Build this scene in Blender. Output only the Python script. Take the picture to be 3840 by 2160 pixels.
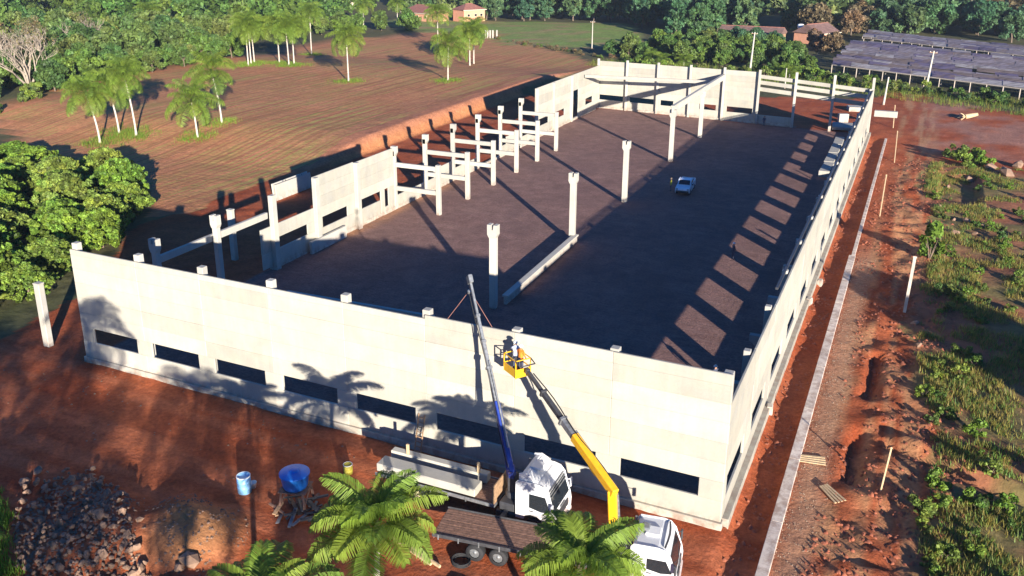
import bpy, bmesh, math, random
import numpy as np
from mathutils import Matrix, Vector

for o in list(bpy.data.objects):
    bpy.data.objects.remove(o)
random.seed(7)
RNG = np.random.default_rng(11)
SC = bpy.context.scene
COL = SC.collection

# ------------------------------------------------------------------ camera
CAM_POS = np.array([54.609, -42.477, 30.309])
FPX, YAW, PIT, ROL, PPX, PPY = 3353.751, 0.4540, 0.3170, -0.0050, -105.0, -197.0
def cam_axes():
    cy, sy, cp, sp = math.cos(YAW), math.sin(YAW), math.cos(PIT), math.sin(PIT)
    fwd = np.array([-sy*cp, cy*cp, -sp]); right = np.array([cy, sy, 0.0]); up = np.cross(right, fwd)
    cr, sr = math.cos(ROL), math.sin(ROL)
    return cr*right + sr*up, -sr*right + cr*up, fwd
CR, CU, CF = cam_axes()
cd = bpy.data.cameras.new('camera'); cam = bpy.data.objects.new('camera', cd); COL.objects.link(cam)
cd.sensor_width = 36.0; cd.lens = 36.0*FPX/3840.0
cd.shift_x = -PPX/3840.0; cd.shift_y = PPY/3840.0
cd.clip_start = 0.5; cd.clip_end = 4000
mw = Matrix.Identity(4)
for i in range(3):
    mw[i][0] = CR[i]; mw[i][1] = CU[i]; mw[i][2] = -CF[i]; mw[i][3] = CAM_POS[i]
cam.matrix_world = mw
SC.camera = cam

# ------------------------------------------------------------------ sky, sun, exposure
SUN = np.array([3.30, -3.69, 1.0])            # towards the sun (shadows measured on the floor)
SUNN = SUN/np.linalg.norm(SUN)
ELEV = math.asin(SUNN[2]); AZ = math.atan2(SUNN[0], SUNN[1])
world = bpy.data.worlds.new('World'); SC.world = world; world.use_nodes = True
wn = world.node_tree; wn.nodes.clear()
sky = wn.nodes.new('ShaderNodeTexSky'); sky.sky_type = 'NISHITA'; sky.sun_disc = False
sky.sun_elevation = ELEV; sky.sun_rotation = AZ; sky.air_density = 1.0; sky.dust_density = 0.0; sky.ozone_density = 10.0
bg = wn.nodes.new('ShaderNodeBackground'); bg.inputs[1].default_value = 0.08
wo = wn.nodes.new('ShaderNodeOutputWorld')
wn.links.new(sky.outputs[0], bg.inputs[0]); wn.links.new(bg.outputs[0], wo.inputs[0])
sl = bpy.data.lights.new('sun', 'SUN'); sl.energy = 5.0; sl.angle = math.radians(0.5); sl.color = (1.0, 0.92, 0.80)
so = bpy.data.objects.new('sun', sl); COL.objects.link(so)
so.rotation_euler = Vector(SUNN).to_track_quat('Z', 'Y').to_euler()
so.location = (60, -60, 60)
SC.view_settings.view_transform = 'Standard'; SC.view_settings.look = 'None'
SC.view_settings.exposure = 1.38; SC.view_settings.gamma = 1.0
SC.view_settings.use_curve_mapping = False

# ------------------------------------------------------------------ helpers
def smooth(a, b, x):
    t = np.clip((np.asarray(x, float)-a)/(b-a), 0, 1); return t*t*(3-2*t)
_G = [RNG.random((257, 257)) for _ in range(3)]
def vnoise(x, y, k=0):
    g = _G[k]; x = np.asarray(x, float); y = np.asarray(y, float)
    xi = np.floor(x).astype(int); yi = np.floor(y).astype(int); fx = x-xi; fy = y-yi
    fx = fx*fx*(3-2*fx); fy = fy*fy*(3-2*fy); a = xi % 256; b = yi % 256
    return (g[a, b]*(1-fx)+g[a+1, b]*fx)*(1-fy)+(g[a, b+1]*(1-fx)+g[a+1, b+1]*fx)*fy
def fbm(x, y, k=0, n=4):
    s = 0; a = 0.5; t = 0
    for i in range(n):
        s = s + a*vnoise(x*2**i+17.3*i, y*2**i+5.1*i, k); t += a; a *= 0.55
    return s/t
def ray(vx, vy):                                # direction through a pixel of the 2576 px wide view
    qx, qy = vx*1.490683, vy*1.490683
    return CF + CR*((qx-1920-PPX)/FPX) - CU*((qy-1080-PPY)/FPX)
def G(vx, vy, z=None):                          # where that direction meets the ground
    d = ray(vx, vy); zz = 0.0 if z is None else z
    for _ in range(1 if z is not None else 6):
        p = CAM_POS + d*((zz-CAM_POS[2])/d[2])
        if z is None: zz = float(HT(np.array([p[0]]), np.array([p[1]]))[0])
    return np.array([p[0], p[1], zz])

class MB:
    """collects shapes for ONE mesh"""
    def __init__(s): s.v = []; s.f = []; s.sm = []
    def add(s, v, f, smooth=False, R=None, T=None):
        v = np.asarray(v, float)
        if R is not None: v = v @ np.asarray(R).T
        if T is not None: v = v + np.asarray(T)
        b = len(s.v); s.v.extend(v.tolist()); s.f.extend([tuple(i+b for i in q) for q in f]); s.sm.extend([smooth]*len(f)); return s
    def box(s, c, size, ch=0.0, R=None):
        v, f = cbox(*size, ch); return s.add(v, f, False, R, c)
    def beam(s, a, b, w, h, ch=0.0, up=(0, 0, 1)):
        a = np.asarray(a, float); b = np.asarray(b, float); d = b-a; L = np.linalg.norm(d); x = d/L
        u = np.asarray(up, float); y = np.cross(u, x); y /= np.linalg.norm(y); z = np.cross(x, y)
        v, f = cbox(L, w, h, ch); return s.add(v, f, False, np.stack([x, y, z], 1), (a+b)/2)
    def tube(s, pts, rad, n=6, cap=True, sm=True):
        pts = np.asarray(pts, float); m = len(pts); rad = np.broadcast_to(rad, (m,))
        t = np.gradient(pts, axis=0); t /= np.linalg.norm(t, axis=1)[:, None]+1e-9
        ref = np.array([0.0, 0, 1]) if abs(t[0][2]) < 0.9 else np.array([1.0, 0, 0])
        v = []
        for i in range(m):
            a = np.cross(t[i], ref); a /= np.linalg.norm(a)+1e-9; b = np.cross(t[i], a)
            for k in range(n):
                q = 2*math.pi*k/n; v.append(pts[i]+rad[i]*(math.cos(q)*a+math.sin(q)*b))
        f = [(i*n+k, i*n+(k+1) % n, (i+1)*n+(k+1) % n, (i+1)*n+k) for i in range(m-1) for k in range(n)]
        s.add(v, f, sm)
        if cap: s.add([v[k] for k in range(n)], [tuple(range(n))[::-1]]); s.add([v[(m-1)*n+k] for k in range(n)], [tuple(range(n))])
        return s
    def lathe(s, prof, n=16, axis='z', c=(0, 0, 0), sm=True):
        v = []
        for r, h in prof:
            for k in range(n):
                q = 2*math.pi*k/n; p = (r*math.cos(q), r*math.sin(q), h)
                v.append(p if axis == 'z' else ((p[0], p[2], p[1]) if axis == 'y' else (p[2], p[0], p[1])))
        m = len(prof); f = [(i*n+k, i*n+(k+1) % n, (i+1)*n+(k+1) % n, (i+1)*n+k) for i in range(m-1) for k in range(n)]
        return s.add(v, f, sm, None, c)
    def prism(s, poly, a0, a1, axis='y', taper=None):
        """polygon (u,w) extruded along an axis; taper = polygon at the far end"""
        q = taper or poly; n = len(poly)
        def P(u, w, t): return (u, t, w) if axis == 'y' else ((t, u, w) if axis == 'x' else (u, w, t))
        v = [P(u, w, a0) for u, w in poly]+[P(u, w, a1) for u, w in q]
        f = [tuple(range(n)), tuple(range(2*n-1, n-1, -1))]+[(i, (i+1) % n, n+(i+1) % n, n+i) for i in range(n)]
        return s.add(v, f)
    def mesh(s, name, bevel=0.0, seg=2):
        me = bpy.data.meshes.new(name); me.from_pydata(s.v, [], s.f)
        bm = bmesh.new(); bm.from_mesh(me)
        if bevel > 0:
            ed = [e for e in bm.edges if len(e.link_faces) == 2 and e.calc_face_angle(0) > 0.35]
            bmesh.ops.bevel(bm, geom=ed, offset=bevel, segments=seg, affect='EDGES', clamp_overlap=True)
        bmesh.ops.recalc_face_normals(bm, faces=bm.faces); bm.to_mesh(me); bm.free()
        if bevel <= 0 and any(s.sm): me.polygons.foreach_set('use_smooth', s.sm)
        me.update(); return me
def cbox(sx, sy, sz, c=0.0):
    h = np.array([sx, sy, sz])/2
    if c <= 0:
        v = [(i*h[0], j*h[1], k*h[2]) for i in (-1, 1) for j in (-1, 1) for k in (-1, 1)]
        return v, [(0, 1, 3, 2), (4, 6, 7, 5), (0, 4, 5, 1), (2, 3, 7, 6), (0, 2, 6, 4), (1, 5, 7, 3)]
    v = []; ix = {}
    for i in (-1, 1):
        for j in (-1, 1):
            for k in (-1, 1):
                for a in range(3):
                    ix[(i, j, k, a)] = len(v); s = (i, j, k)
                    v.append(tuple(s[b]*(h[b] if b == a else h[b]-c) for b in range(3)))
    f = []
    cyc = [(-1, -1), (1, -1), (1, 1), (-1, 1)]
    for sgn in (-1, 1):
        f.append(tuple(ix[(sgn, p, q, 0)] for p, q in cyc)); f.append(tuple(ix[(p, sgn, q, 1)] for p, q in cyc)); f.append(tuple(ix[(p, q, sgn, 2)] for p, q in cyc))
    for p in (-1, 1):
        for q in (-1, 1):
            f.append((ix[(p, q, -1, 0)], ix[(p, q, 1, 0)], ix[(p, q, 1, 1)], ix[(p, q, -1, 1)]))
            f.append((ix[(p, -1, q, 0)], ix[(p, 1, q, 0)], ix[(p, 1, q, 2)], ix[(p, -1, q, 2)]))
            f.append((ix[(-1, p, q, 1)], ix[(1, p, q, 1)], ix[(1, p, q, 2)], ix[(-1, p, q, 2)]))
    for i in (-1, 1):
        for j in (-1, 1):
            for k in (-1, 1): f.append((ix[(i, j, k, 0)], ix[(i, j, k, 1)], ix[(i, j, k, 2)]))
    return v, f

def link(name, data, mat=None, parent=None, loc=None, rot=None, scale=None):
    o = bpy.data.objects.new(name, data); COL.objects.link(o)
    if mat is not None and data is not None and len(data.materials) == 0: data.materials.append(mat)
    if parent is not None: o.parent = parent
    if loc is not None: o.location = loc
    if rot is not None: o.rotation_euler = rot
    if scale is not None: o.scale = (scale,)*3 if np.isscalar(scale) else scale
    return o
def tag(o, label, cat, group=None):
    o['label'] = label; o['category'] = cat
    if group: o['group'] = group
    return o
def thing(name, label, cat, loc=(0, 0, 0), rz=0.0, group=None):
    return tag(link(name, None, None, None, loc, (0, 0, rz)), label, cat, group)
def part(name, mb, mat, parent=None, bevel=0.0, seg=2, **k):
    return link(name, mb.mesh(name, bevel, seg), mat, parent, **k)
def structure(o): o['kind'] = 'structure'; return o
def stuff(o): o['kind'] = 'stuff'; return o
def rawmesh(name, v, f, cols=None, attr='tint'):
    """numpy verts and faces (all faces the same size) to a mesh, with an optional colour per vertex"""
    v = np.asarray(v, np.float32); f = np.asarray(f, np.int32); n = f.shape[1]
    me = bpy.data.meshes.new(name); me.vertices.add(len(v)); me.vertices.foreach_set('co', v.ravel())
    me.loops.add(f.size); me.loops.foreach_set('vertex_index', f.ravel())
    me.polygons.add(len(f)); me.polygons.foreach_set('loop_start', np.arange(0, f.size, n, dtype=np.int32))
    me.polygons.foreach_set('loop_total', np.full(len(f), n, np.int32))
    if cols is not None:
        a = me.color_attributes.new(attr, 'FLOAT_COLOR', 'POINT'); c = np.ones((len(v), 4), np.float32); c[:, :3] = cols
        a.data.foreach_set('color', c.ravel())
    me.update(calc_edges=True); me.validate(); return me

# ------------------------------------------------------------------ materials
def newmat(name):
    m = bpy.data.materials.new(name); m.use_nodes = True; nt = m.node_tree; nt.nodes.clear()
    out = nt.nodes.new('ShaderNodeOutputMaterial'); b = nt.nodes.new('ShaderNodeBsdfPrincipled'); nt.links.new(b.outputs[0], out.inputs[0])
    return m, nt, b, out
def nd(nt, t, **k):
    n = nt.nodes.new(t)
    for a, b in k.items(): setattr(n, a, b)
    return n
def noise(nt, scale, detail=4, rough=0.55, vec=None, dist=0.0):
    n = nd(nt, 'ShaderNodeTexNoise'); n.inputs['Scale'].default_value = scale; n.inputs['Detail'].default_value = detail
    n.inputs['Roughness'].default_value = rough; n.inputs['Distortion'].default_value = dist
    if vec is not None: nt.links.new(vec, n.inputs['Vector'])
    return n
def mapr(nt, src, a, b, c, d):
    m = nd(nt, 'ShaderNodeMapRange'); nt.links.new(src, m.inputs[0])
    for i, x in zip((1, 2, 3, 4), (a, b, c, d)): m.inputs[i].default_value = x
    return m.outputs[0]
def mixc(nt, fac, a, b, mode='MIX'):
    m = nd(nt, 'ShaderNodeMix', data_type='RGBA', blend_type=mode)
    for i, x in ((0, fac), (6, a), (7, b)):
        if hasattr(x, 'is_linked') or hasattr(x, 'links'): nt.links.new(x, m.inputs[i])
        else: m.inputs[i].default_value = x if i == 0 else (*x, 1)
    return m.outputs[2]
def bump(nt, b, h, strength, dist):
    n = nd(nt, 'ShaderNodeBump'); n.inputs['Strength'].default_value = strength; n.inputs['Distance'].default_value = dist
    nt.links.new(h, n.inputs['Height']); nt.links.new(n.outputs[0], b.inputs['Normal'])
def pos(nt, scale=None):
    g = nd(nt, 'ShaderNodeNewGeometry')
    if scale is None: return g.outputs['Position']
    m = nd(nt, 'ShaderNodeMapping'); m.inputs['Scale'].default_value = scale; nt.links.new(g.outputs['Position'], m.inputs[0]); return m.outputs[0]
def simple(name, col, rough=0.7, var=0.15, scale=3.0, metal=0.0, spec=0.4, bumpd=0.0, local=True, coat=0.0):
    m, nt, b, _ = newmat(name)
    vec = nd(nt, 'ShaderNodeTexCoord').outputs['Object'] if local else pos(nt)
    n = noise(nt, scale, 5, 0.6, vec); k = mapr(nt, n.outputs[0], 0.3, 0.7, 1-var, 1+var)
    mm = nd(nt, 'ShaderNodeVectorMath', operation='SCALE'); mm.inputs[0].default_value = col; nt.links.new(k, mm.inputs['Scale'])
    nt.links.new(mm.outputs[0], b.inputs['Base Color']); b.inputs['Roughness'].default_value = rough
    b.inputs['Metallic'].default_value = metal; b.inputs['Specular IOR Level'].default_value = spec; b.inputs['Coat Weight'].default_value = coat
    if bumpd > 0: bump(nt, b, n.outputs[0], 0.6, bumpd)
    return m
def concrete(name, col, stain=0.5):
    m, nt, b, _ = newmat(name)
    p = pos(nt); oi = nd(nt, 'ShaderNodeObjectInfo').outputs['Random']
    big = noise(nt, 0.45, 5, 0.62, p, 0.4); fine = noise(nt, 9.0, 4, 0.6, p)
    streak = noise(nt, 1.0, 4, 0.6, pos(nt, (2.6, 2.6, 0.22)))
    k1 = mapr(nt, big.outputs[0], 0.32, 0.68, 1-0.20*stain, 1+0.07*stain)
    k2 = mapr(nt, streak.outputs[0], 0.38, 0.62, 1-0.06*stain, 1+0.03*stain)
    k3 = mapr(nt, oi, 0, 1, 0.86, 1.06); k4 = mapr(nt, fine.outputs[0], 0.3, 0.7, 0.96, 1.04)
    def mul(a, c):
        q = nd(nt, 'ShaderNodeMath', operation='MULTIPLY'); nt.links.new(a, q.inputs[0]); nt.links.new(c, q.inputs[1]); return q.outputs[0]
    k = mul(mul(k1, k2), mul(k3, k4))
    base = mixc(nt, mapr(nt, noise(nt, 0.8, 3, 0.5, p).outputs[0], 0.4, 0.65, 0, 1), col, (col[0]*0.93, col[1]*0.95, col[2]*1.0))
    dirt = nd(nt, 'ShaderNodeSeparateXYZ'); nt.links.new(p, dirt.inputs[0])
    dz = mapr(nt, dirt.outputs[2], 0.0, 0.9, 1.0, 0.0); dn = mul(dz, mapr(nt, noise(nt, 1.6, 4, 0.7, p).outputs[0], 0.42, 0.62, 0, 0.75))
    base = mixc(nt, dn, base, (0.27, 0.15, 0.10))
    mm = nd(nt, 'ShaderNodeVectorMath', operation='SCALE'); nt.links.new(base, mm.inputs[0]); nt.links.new(k, mm.inputs['Scale'])
    nt.links.new(mm.outputs[0], b.inputs['Base Color']); b.inputs['Roughness'].default_value = 0.85; b.inputs['Specular IOR Level'].default_value = 0.25
    bump(nt, b, fine.outputs[0], 0.35, 0.01)
    return m
def ground_mat(name, fine_scale, var, bumpd, rows=False, speck=None):
    m, nt, b, _ = newmat(name)
    a = nd(nt, 'ShaderNodeVertexColor', layer_name='tint').outputs[0]; p = pos(nt)
    n1 = noise(nt, fine_scale, 6, 0.68, p); n2 = noise(nt, fine_scale*0.18, 4, 0.6, p, 0.6)
    k1 = mapr(nt, n1.outputs[0], 0.3, 0.7, 1-var, 1+var); k2 = mapr(nt, n2.outputs[0], 0.3, 0.7, 1-var*0.6, 1+var*0.6)
    q = nd(nt, 'ShaderNodeMath', operation='MULTIPLY'); nt.links.new(k1, q.inputs[0]); nt.links.new(k2, q.inputs[1])
    mm = nd(nt, 'ShaderNodeVectorMath', operation='SCALE'); nt.links.new(a, mm.inputs[0]); nt.links.new(q.outputs[0], mm.inputs['Scale'])
    colr = mm.outputs[0]; h = n1.outputs[0]
    if rows:                                     # crop rows parallel to the building
        pr = noise(nt, 1.0, 3, 0.6, pos(nt, (1.9, 0.03, 0.0))); big = noise(nt, 0.045, 4, 0.6, p)
        pt = noise(nt, 0.9, 4, 0.7, p)
        s = nd(nt, 'ShaderNodeMath', operation='MULTIPLY'); nt.links.new(mapr(nt, pr.outputs[0], 0.46, 0.56, 0, 1), s.inputs[0]); nt.links.new(mapr(nt, big.outputs[0], 0.36, 0.58, 0.1, 1), s.inputs[1])
        s2 = nd(nt, 'ShaderNodeMath', operation='MULTIPLY'); nt.links.new(s.outputs[0], s2.inputs[0]); nt.links.new(mapr(nt, pt.outputs[0], 0.34, 0.56, 0.25, 1.0), s2.inputs[1])
        colr = mixc(nt, s2.outputs[0], colr, (0.34, 0.30, 0.085))
        fr_ = noise(nt, 1.0, 2, 0.5, pos(nt, (1.5, 0.02, 0.0))); colr = mixc(nt, mapr(nt, fr_.outputs[0], 0.50, 0.60, 0, 0.55), colr, (0.25, 0.105, 0.055))
        sp = noise(nt, 1.3, 2, 0.5, p); colr = mixc(nt, mapr(nt, sp.outputs[0], 0.70, 0.76, 0, 0.6), colr, (0.42, 0.33, 0.18))
    if speck:
        for ang, sc in ((0.5, (0.05, 0.5, 0)), (-0.7, (0.06, 0.6, 0))):
            mp = nd(nt, 'ShaderNodeMapping'); mp.inputs['Rotation'].default_value = (0, 0, ang); mp.inputs['Scale'].default_value = sc; nt.links.new(p, mp.inputs[0])
            tn = noise(nt, 1.0, 2, 0.4, mp.outputs[0], 0.8); mth = nd(nt, 'ShaderNodeMath', operation='PINGPONG'); nt.links.new(tn.outputs[0], mth.inputs[0]); mth.inputs[1].default_value = 0.06
            colr = mixc(nt, mapr(nt, mth.outputs[0], 0.0, 0.012, 0.30, 0), colr, (0.30, 0.20, 0.165))
        bn = noise(nt, 0.16, 4, 0.6, p); colr = mixc(nt, mapr(nt, bn.outputs[0], 0.45, 0.65, 0, 0.45), colr, (0.135, 0.082, 0.072))
        v = nd(nt, 'ShaderNodeTexVoronoi'); v.inputs['Scale'].default_value = speck[0]; nt.links.new(p, v.inputs['Vector'])
        colr = mixc(nt, mapr(nt, v.outputs['Distance'], 0.08, 0.2, speck[1], 0), colr, speck[2])
    nt.links.new(colr, b.inputs['Base Color']); b.inputs['Roughness'].default_value = 0.95; b.inputs['Specular IOR Level'].default_value = 0.12
    bump(nt, b, h, 0.9, bumpd)
    return m
def leaf_mat(name, cols, trans=0.35):
    m, nt, b, out = newmat(name)
    oi = nd(nt, 'ShaderNodeObjectInfo').outputs['Random']; at = nd(nt, 'ShaderNodeVertexColor', layer_name='tint').outputs[0]
    r = nd(nt, 'ShaderNodeValToRGB'); e = r.color_ramp.elements
    e[0].color = (*cols[0], 1); e[1].color = (*cols[-1], 1)
    for i, c in enumerate(cols[1:-1]): el = e.new((i+1)/(len(cols)-1)); el.color = (*c, 1)
    nt.links.new(oi, r.inputs[0])
    c = mixc(nt, 1.0, r.outputs[0], at, 'MULTIPLY')
    nt.links.new(c, b.inputs['Base Color']); b.inputs['Roughness'].default_value = 0.55; b.inputs['Specular IOR Level'].default_value = 0.3
    t = nd(nt, 'ShaderNodeBsdfTranslucent'); nt.links.new(c, t.inputs[0])
    mx = nd(nt, 'ShaderNodeMixShader'); mx.inputs[0].default_value = trans
    nt.links.new(b.outputs[0], mx.inputs[1]); nt.links.new(t.outputs[0], mx.inputs[2]); nt.links.new(mx.outputs[0], out.inputs[0])
    return m

def film_mat(name, col):
    m, nt, b, _ = newmat(name); mp = nd(nt, 'ShaderNodeMapping'); mp.inputs['Rotation'].default_value = (0, 0, 0.56); mp.inputs['Scale'].default_value = (0.22, 2.2, 1.0); nt.links.new(pos(nt), mp.inputs[0])
    a = noise(nt, 1.0, 5, 0.65, mp.outputs[0], 0.3); g = noise(nt, 0.35, 4, 0.6, pos(nt))
    c = mixc(nt, mapr(nt, a.outputs[0], 0.35, 0.65, 0, 1), tuple(x*0.5 for x in col), tuple(min(1, x*1.45) for x in col)); c = mixc(nt, mapr(nt, g.outputs[0], 0.5, 0.68, 0, 0.7), c, (0.17, 0.12, 0.09))
    nt.links.new(c, b.inputs['Base Color']); b.inputs['Roughness'].default_value = 0.6; return m
def truck_paint(name, col):
    m, nt, b, _ = newmat(name); o = nd(nt, 'ShaderNodeTexCoord').outputs['Object']; sp = nd(nt, 'ShaderNodeSeparateXYZ'); nt.links.new(o, sp.inputs[0])
    n = noise(nt, 2.2, 5, 0.65, o); lo = mapr(nt, sp.outputs[2], 0.5, 1.7, 0.85, 0.0); k = nd(nt, 'ShaderNodeMath', operation='MULTIPLY'); nt.links.new(lo, k.inputs[0]); nt.links.new(mapr(nt, n.outputs[0], 0.3, 0.6, 0.2, 1), k.inputs[1])
    c = mixc(nt, k.outputs[0], col, (0.33, 0.15, 0.09)); n2 = noise(nt, 0.9, 4, 0.6, o); c = mixc(nt, mapr(nt, n2.outputs[0], 0.45, 0.7, 0, 0.15), c, (0.48, 0.44, 0.40))
    nt.links.new(c, b.inputs['Base Color']); b.inputs['Roughness'].default_value = 0.42; b.inputs['Coat Weight'].default_value = 0.15; return m
M = dict(
    wall=concrete('precast_concrete', (0.445, 0.415, 0.340), 0.65),
    conc=concrete('column_concrete', (0.46, 0.43, 0.365), 0.6),
    lowwall=concrete('low_wall_concrete', (0.70, 0.60, 0.51), 0.8),
    kerb=concrete('rough_concrete', (0.42, 0.36, 0.30), 1.0),
    soil=ground_mat('red_soil', 3.2, 0.30, 0.10),
    floor=ground_mat('gravel_floor', 4.2, 0.36, 0.11, speck=(2.2, 0.35, (0.33, 0.22, 0.18))),
    field=ground_mat('ploughed_field', 1.6, 0.26, 0.22, rows=True),
    grassg=ground_mat('grass_ground', 1.2, 0.28, 0.10),
    white=truck_paint('white_truck_paint', (0.62, 0.63, 0.64)),
    carwhite=simple('white_car_paint', (0.78, 0.79, 0.80), 0.3, 0.04, 2.0, spec=0.5, coat=0.4),
    glass=simple('dark_glass', (0.015, 0.02, 0.025), 0.06, 0.1, spec=0.8),
    black=simple('black_rubber', (0.02, 0.02, 0.022), 0.8, 0.3, 6),
    dark=simple('dark_steel', (0.045, 0.045, 0.05), 0.5, 0.3, 4, spec=0.5),
    grey=simple('grey_steel', (0.24, 0.25, 0.26), 0.4, 0.35, 5, metal=0.5),
    yellow=simple('yellow_paint', (0.72, 0.38, 0.015), 0.38, 0.12, 3, coat=0.3),
    blue=simple('blue_paint', (0.02, 0.045, 0.26), 0.35, 0.15, 3, coat=0.3),
    tank=simple('blue_plastic', (0.015, 0.17, 0.62), 0.4, 0.12, 3),
    ltblue=simple('light_blue_plastic', (0.22, 0.46, 0.75), 0.4, 0.1, 3),
    wood=simple('weathered_wood', (0.34, 0.21, 0.12), 0.85, 0.35, 7, bumpd=0.01),
    deck=simple('deck_planks', (0.21, 0.115, 0.08), 0.85, 0.4, 5, bumpd=0.01),
    pale=simple('pale_timber', (0.50, 0.36, 0.21), 0.8, 0.2, 6),
    drumy=simple('dull_yellow_paint', (0.36, 0.31, 0.04), 0.6, 0.25, 4),
    rope=simple('red_sling', (0.22, 0.10, 0.08), 0.8, 0.1),
    rim=simple('cream_rim', (0.52, 0.43, 0.30), 0.5, 0.15, 8),
    stone=simple('field_stone', (0.25, 0.155, 0.105), 0.9, 0.4, 1.1, bumpd=0.03, local=False),
    clod=simple('soil_clods', (0.33, 0.105, 0.055), 0.95, 0.4, 1.5, local=False),
    gravelm=simple('gravel_stone', (0.40, 0.29, 0.20), 0.9, 0.4, 3.0, local=False),
    skin=simple('skin', (0.36, 0.19, 0.12), 0.6, 0.1),
    shirt=simple('grey_shirt', (0.45, 0.47, 0.58), 0.85, 0.1), jeans=simple('dark_trousers', (0.05, 0.06, 0.10), 0.85, 0.2),
    vest=simple('yellow_vest', (0.62, 0.52, 0.04), 0.8, 0.1), helmet=simple('white_helmet', (0.75, 0.75, 0.73), 0.4, 0.03),
    orange=simple('orange_vest', (0.70, 0.20, 0.02), 0.8, 0.1),
    bark=simple('pale_bark', (0.34, 0.30, 0.25), 0.9, 0.35, 2.2, bumpd=0.02), bark2=simple('brown_bark', (0.15, 0.11, 0.08), 0.9, 0.35, 2.2),
    bare=simple('bare_branch', (0.31, 0.255, 0.20), 0.85, 0.3, 1.2),
    ptrunk=simple('palm_trunk', (0.44, 0.39, 0.33), 0.85, 0.28, 3.0, bumpd=0.01),
    tile=simple('clay_tile_roof', (0.24, 0.10, 0.075), 0.8, 0.3, 1.2), tile2=simple('old_tile_roof', (0.17, 0.10, 0.085), 0.85, 0.3, 1.0),
    pink=simple('salmon_plaster', (0.55, 0.27, 0.17), 0.85, 0.1, 1.0), cream=simple('cream_plaster', (0.60, 0.54, 0.40), 0.85, 0.1, 1.0),
    film=film_mat('shade_film', (0.175, 0.150, 0.170)), film2=film_mat('shade_film_violet', (0.105, 0.085, 0.135)), film3=film_mat('shade_film_pale', (0.27, 0.25, 0.255)), film4=film_mat('shade_film_brown', (0.15, 0.115, 0.105)),
    postw=simple('grey_post', (0.42, 0.36, 0.30), 0.85, 0.2, 2),
    leafT=leaf_mat('tree_leaves', [(0.080, 0.155, 0.030), (0.120, 0.190, 0.032), (0.068, 0.138, 0.036), (0.150, 0.185, 0.045), (0.095, 0.150, 0.032)]),
    leafF=leaf_mat('forest_leaves', [(0.050, 0.125, 0.058), (0.082, 0.165, 0.056), (0.045, 0.115, 0.062), (0.105, 0.165, 0.056), (0.060, 0.140, 0.066)]),
    leafA=leaf_mat('autumn_leaves', [(0.20, 0.13, 0.07), (0.15, 0.14, 0.06), (0.23, 0.13, 0.08)]),
    leafB=leaf_mat('bush_leaves', [(0.165, 0.255, 0.032), (0.125, 0.225, 0.030), (0.205, 0.260, 0.044), (0.140, 0.200, 0.042), (0.180, 0.265, 0.036)]),
    palm=leaf_mat('palm_leaves', [(0.215, 0.315, 0.040), (0.180, 0.285, 0.040), (0.240, 0.315, 0.044), (0.150, 0.250, 0.042)], 0.5),
    palmD=leaf_mat('dead_palm_leaves', [(0.30, 0.20, 0.09), (0.24, 0.17, 0.08)], 0.3),
    grass=leaf_mat('grass_blades', [(0.185, 0.235, 0.050), (0.185, 0.235, 0.050)], 0.4),
)

# ------------------------------------------------------------------ terrain
def HT(x, y):
    x = np.asarray(x, float); y = np.asarray(y, float)
    wob = 0.7*(fbm(x*0.25, y*0.25)-0.5)
    h = 2.1*smooth(-19.2+wob, -21.4+wob, x)*smooth(52, 74, y)*(1-smooth(135, 175, y))         # cut bank beside the field
    inside = smooth(-0.3, 0.4, x)*smooth(48.3, 47.6, x)*smooth(-0.4, 0.4, y)*smooth(121, 120, y)
    rough = (fbm(x*0.5, y*0.5, 1)-0.5)*0.22 + (fbm(x*1.7, y*1.7, 2, 3)-0.5)*0.10
    h = h + rough*(1-0.85*inside)*smooth(250, 120, y)
    tw = 0.22*(fbm(x*0.6, y*0.35, 2)-0.5)
    tr = smooth(48.3, 48.55, x)*smooth(50.5, 50.25, x)*smooth(-9, -6, y)*smooth(114, 111, y)
    h = h - tr*(0.30+tw)
    for (x0, x1, y0, y1, d) in ((54.0, 54.6, 19.2, 26.8, 0.55), (53.7, 54.4, 8.0, 14.0, 0.6), (58.5, 63, 77, 92, 0.7)):
        wx = 0.5*(fbm(x*0.9, y*0.7, 2)-.5); h = h - d*smooth(x0-.35+wx, x0+.1+wx, x)*smooth(x1+.35, x1-.1, x)*smooth(y0-.5, y0+.3, y)*smooth(y1+.5, y1-.3, y)
    # trench running off to the right, heaps of dug soil
    tl = y-(13.2-(x-55.5)*0.42); h = h - 0.55*np.exp(-(tl/0.45)**2)*smooth(55.3, 56, x)+0.35*np.exp(-((tl-1.1)/0.7)**2)*smooth(55.3, 57, x)
    sp = smooth(52.6, 54.5, x)*smooth(62, 58, x)*smooth(100, 92, y)*smooth(-8, 0, y)
    h = h + sp*(fbm(x*0.8, y*0.8, 1)-0.42)*0.8
    for (cx, cy, r, hh) in ((23.0, -12.9, 2.3, 1.0), (20.6, -11.7, 1.5, 0.7), (18.6, -15.5, 2.6, 0.9), (17.0, -13.0, 1.5, 0.5), (26.3, -17.2, 2.2, 0.6), (37.6, -10.9, 1.2, 0.25)):
        h = h + hh*np.exp(-(((x-cx)**2+(y-cy)**2)/r**2)**1.6)*(0.8+0.5*fbm(x*1.3, y*1.3, 2))
    far = smooth(180, 520, y+0.2*np.abs(x)); h = h + far*(fbm(x*0.012, y*0.012, 1)-0.45)*5
    return h
def spaced(lo, hi, a, b, step, grow=1.12, mx=12.0):
    c = list(np.arange(a, b+1e-6, step)); s = step
    while c[-1] < hi: s = min(s*grow, mx); c.append(c[-1]+s)
    s = step
    while c[0] > lo: s = min(s*grow, mx); c.insert(0, c[0]-s)
    return np.array(c)
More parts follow.
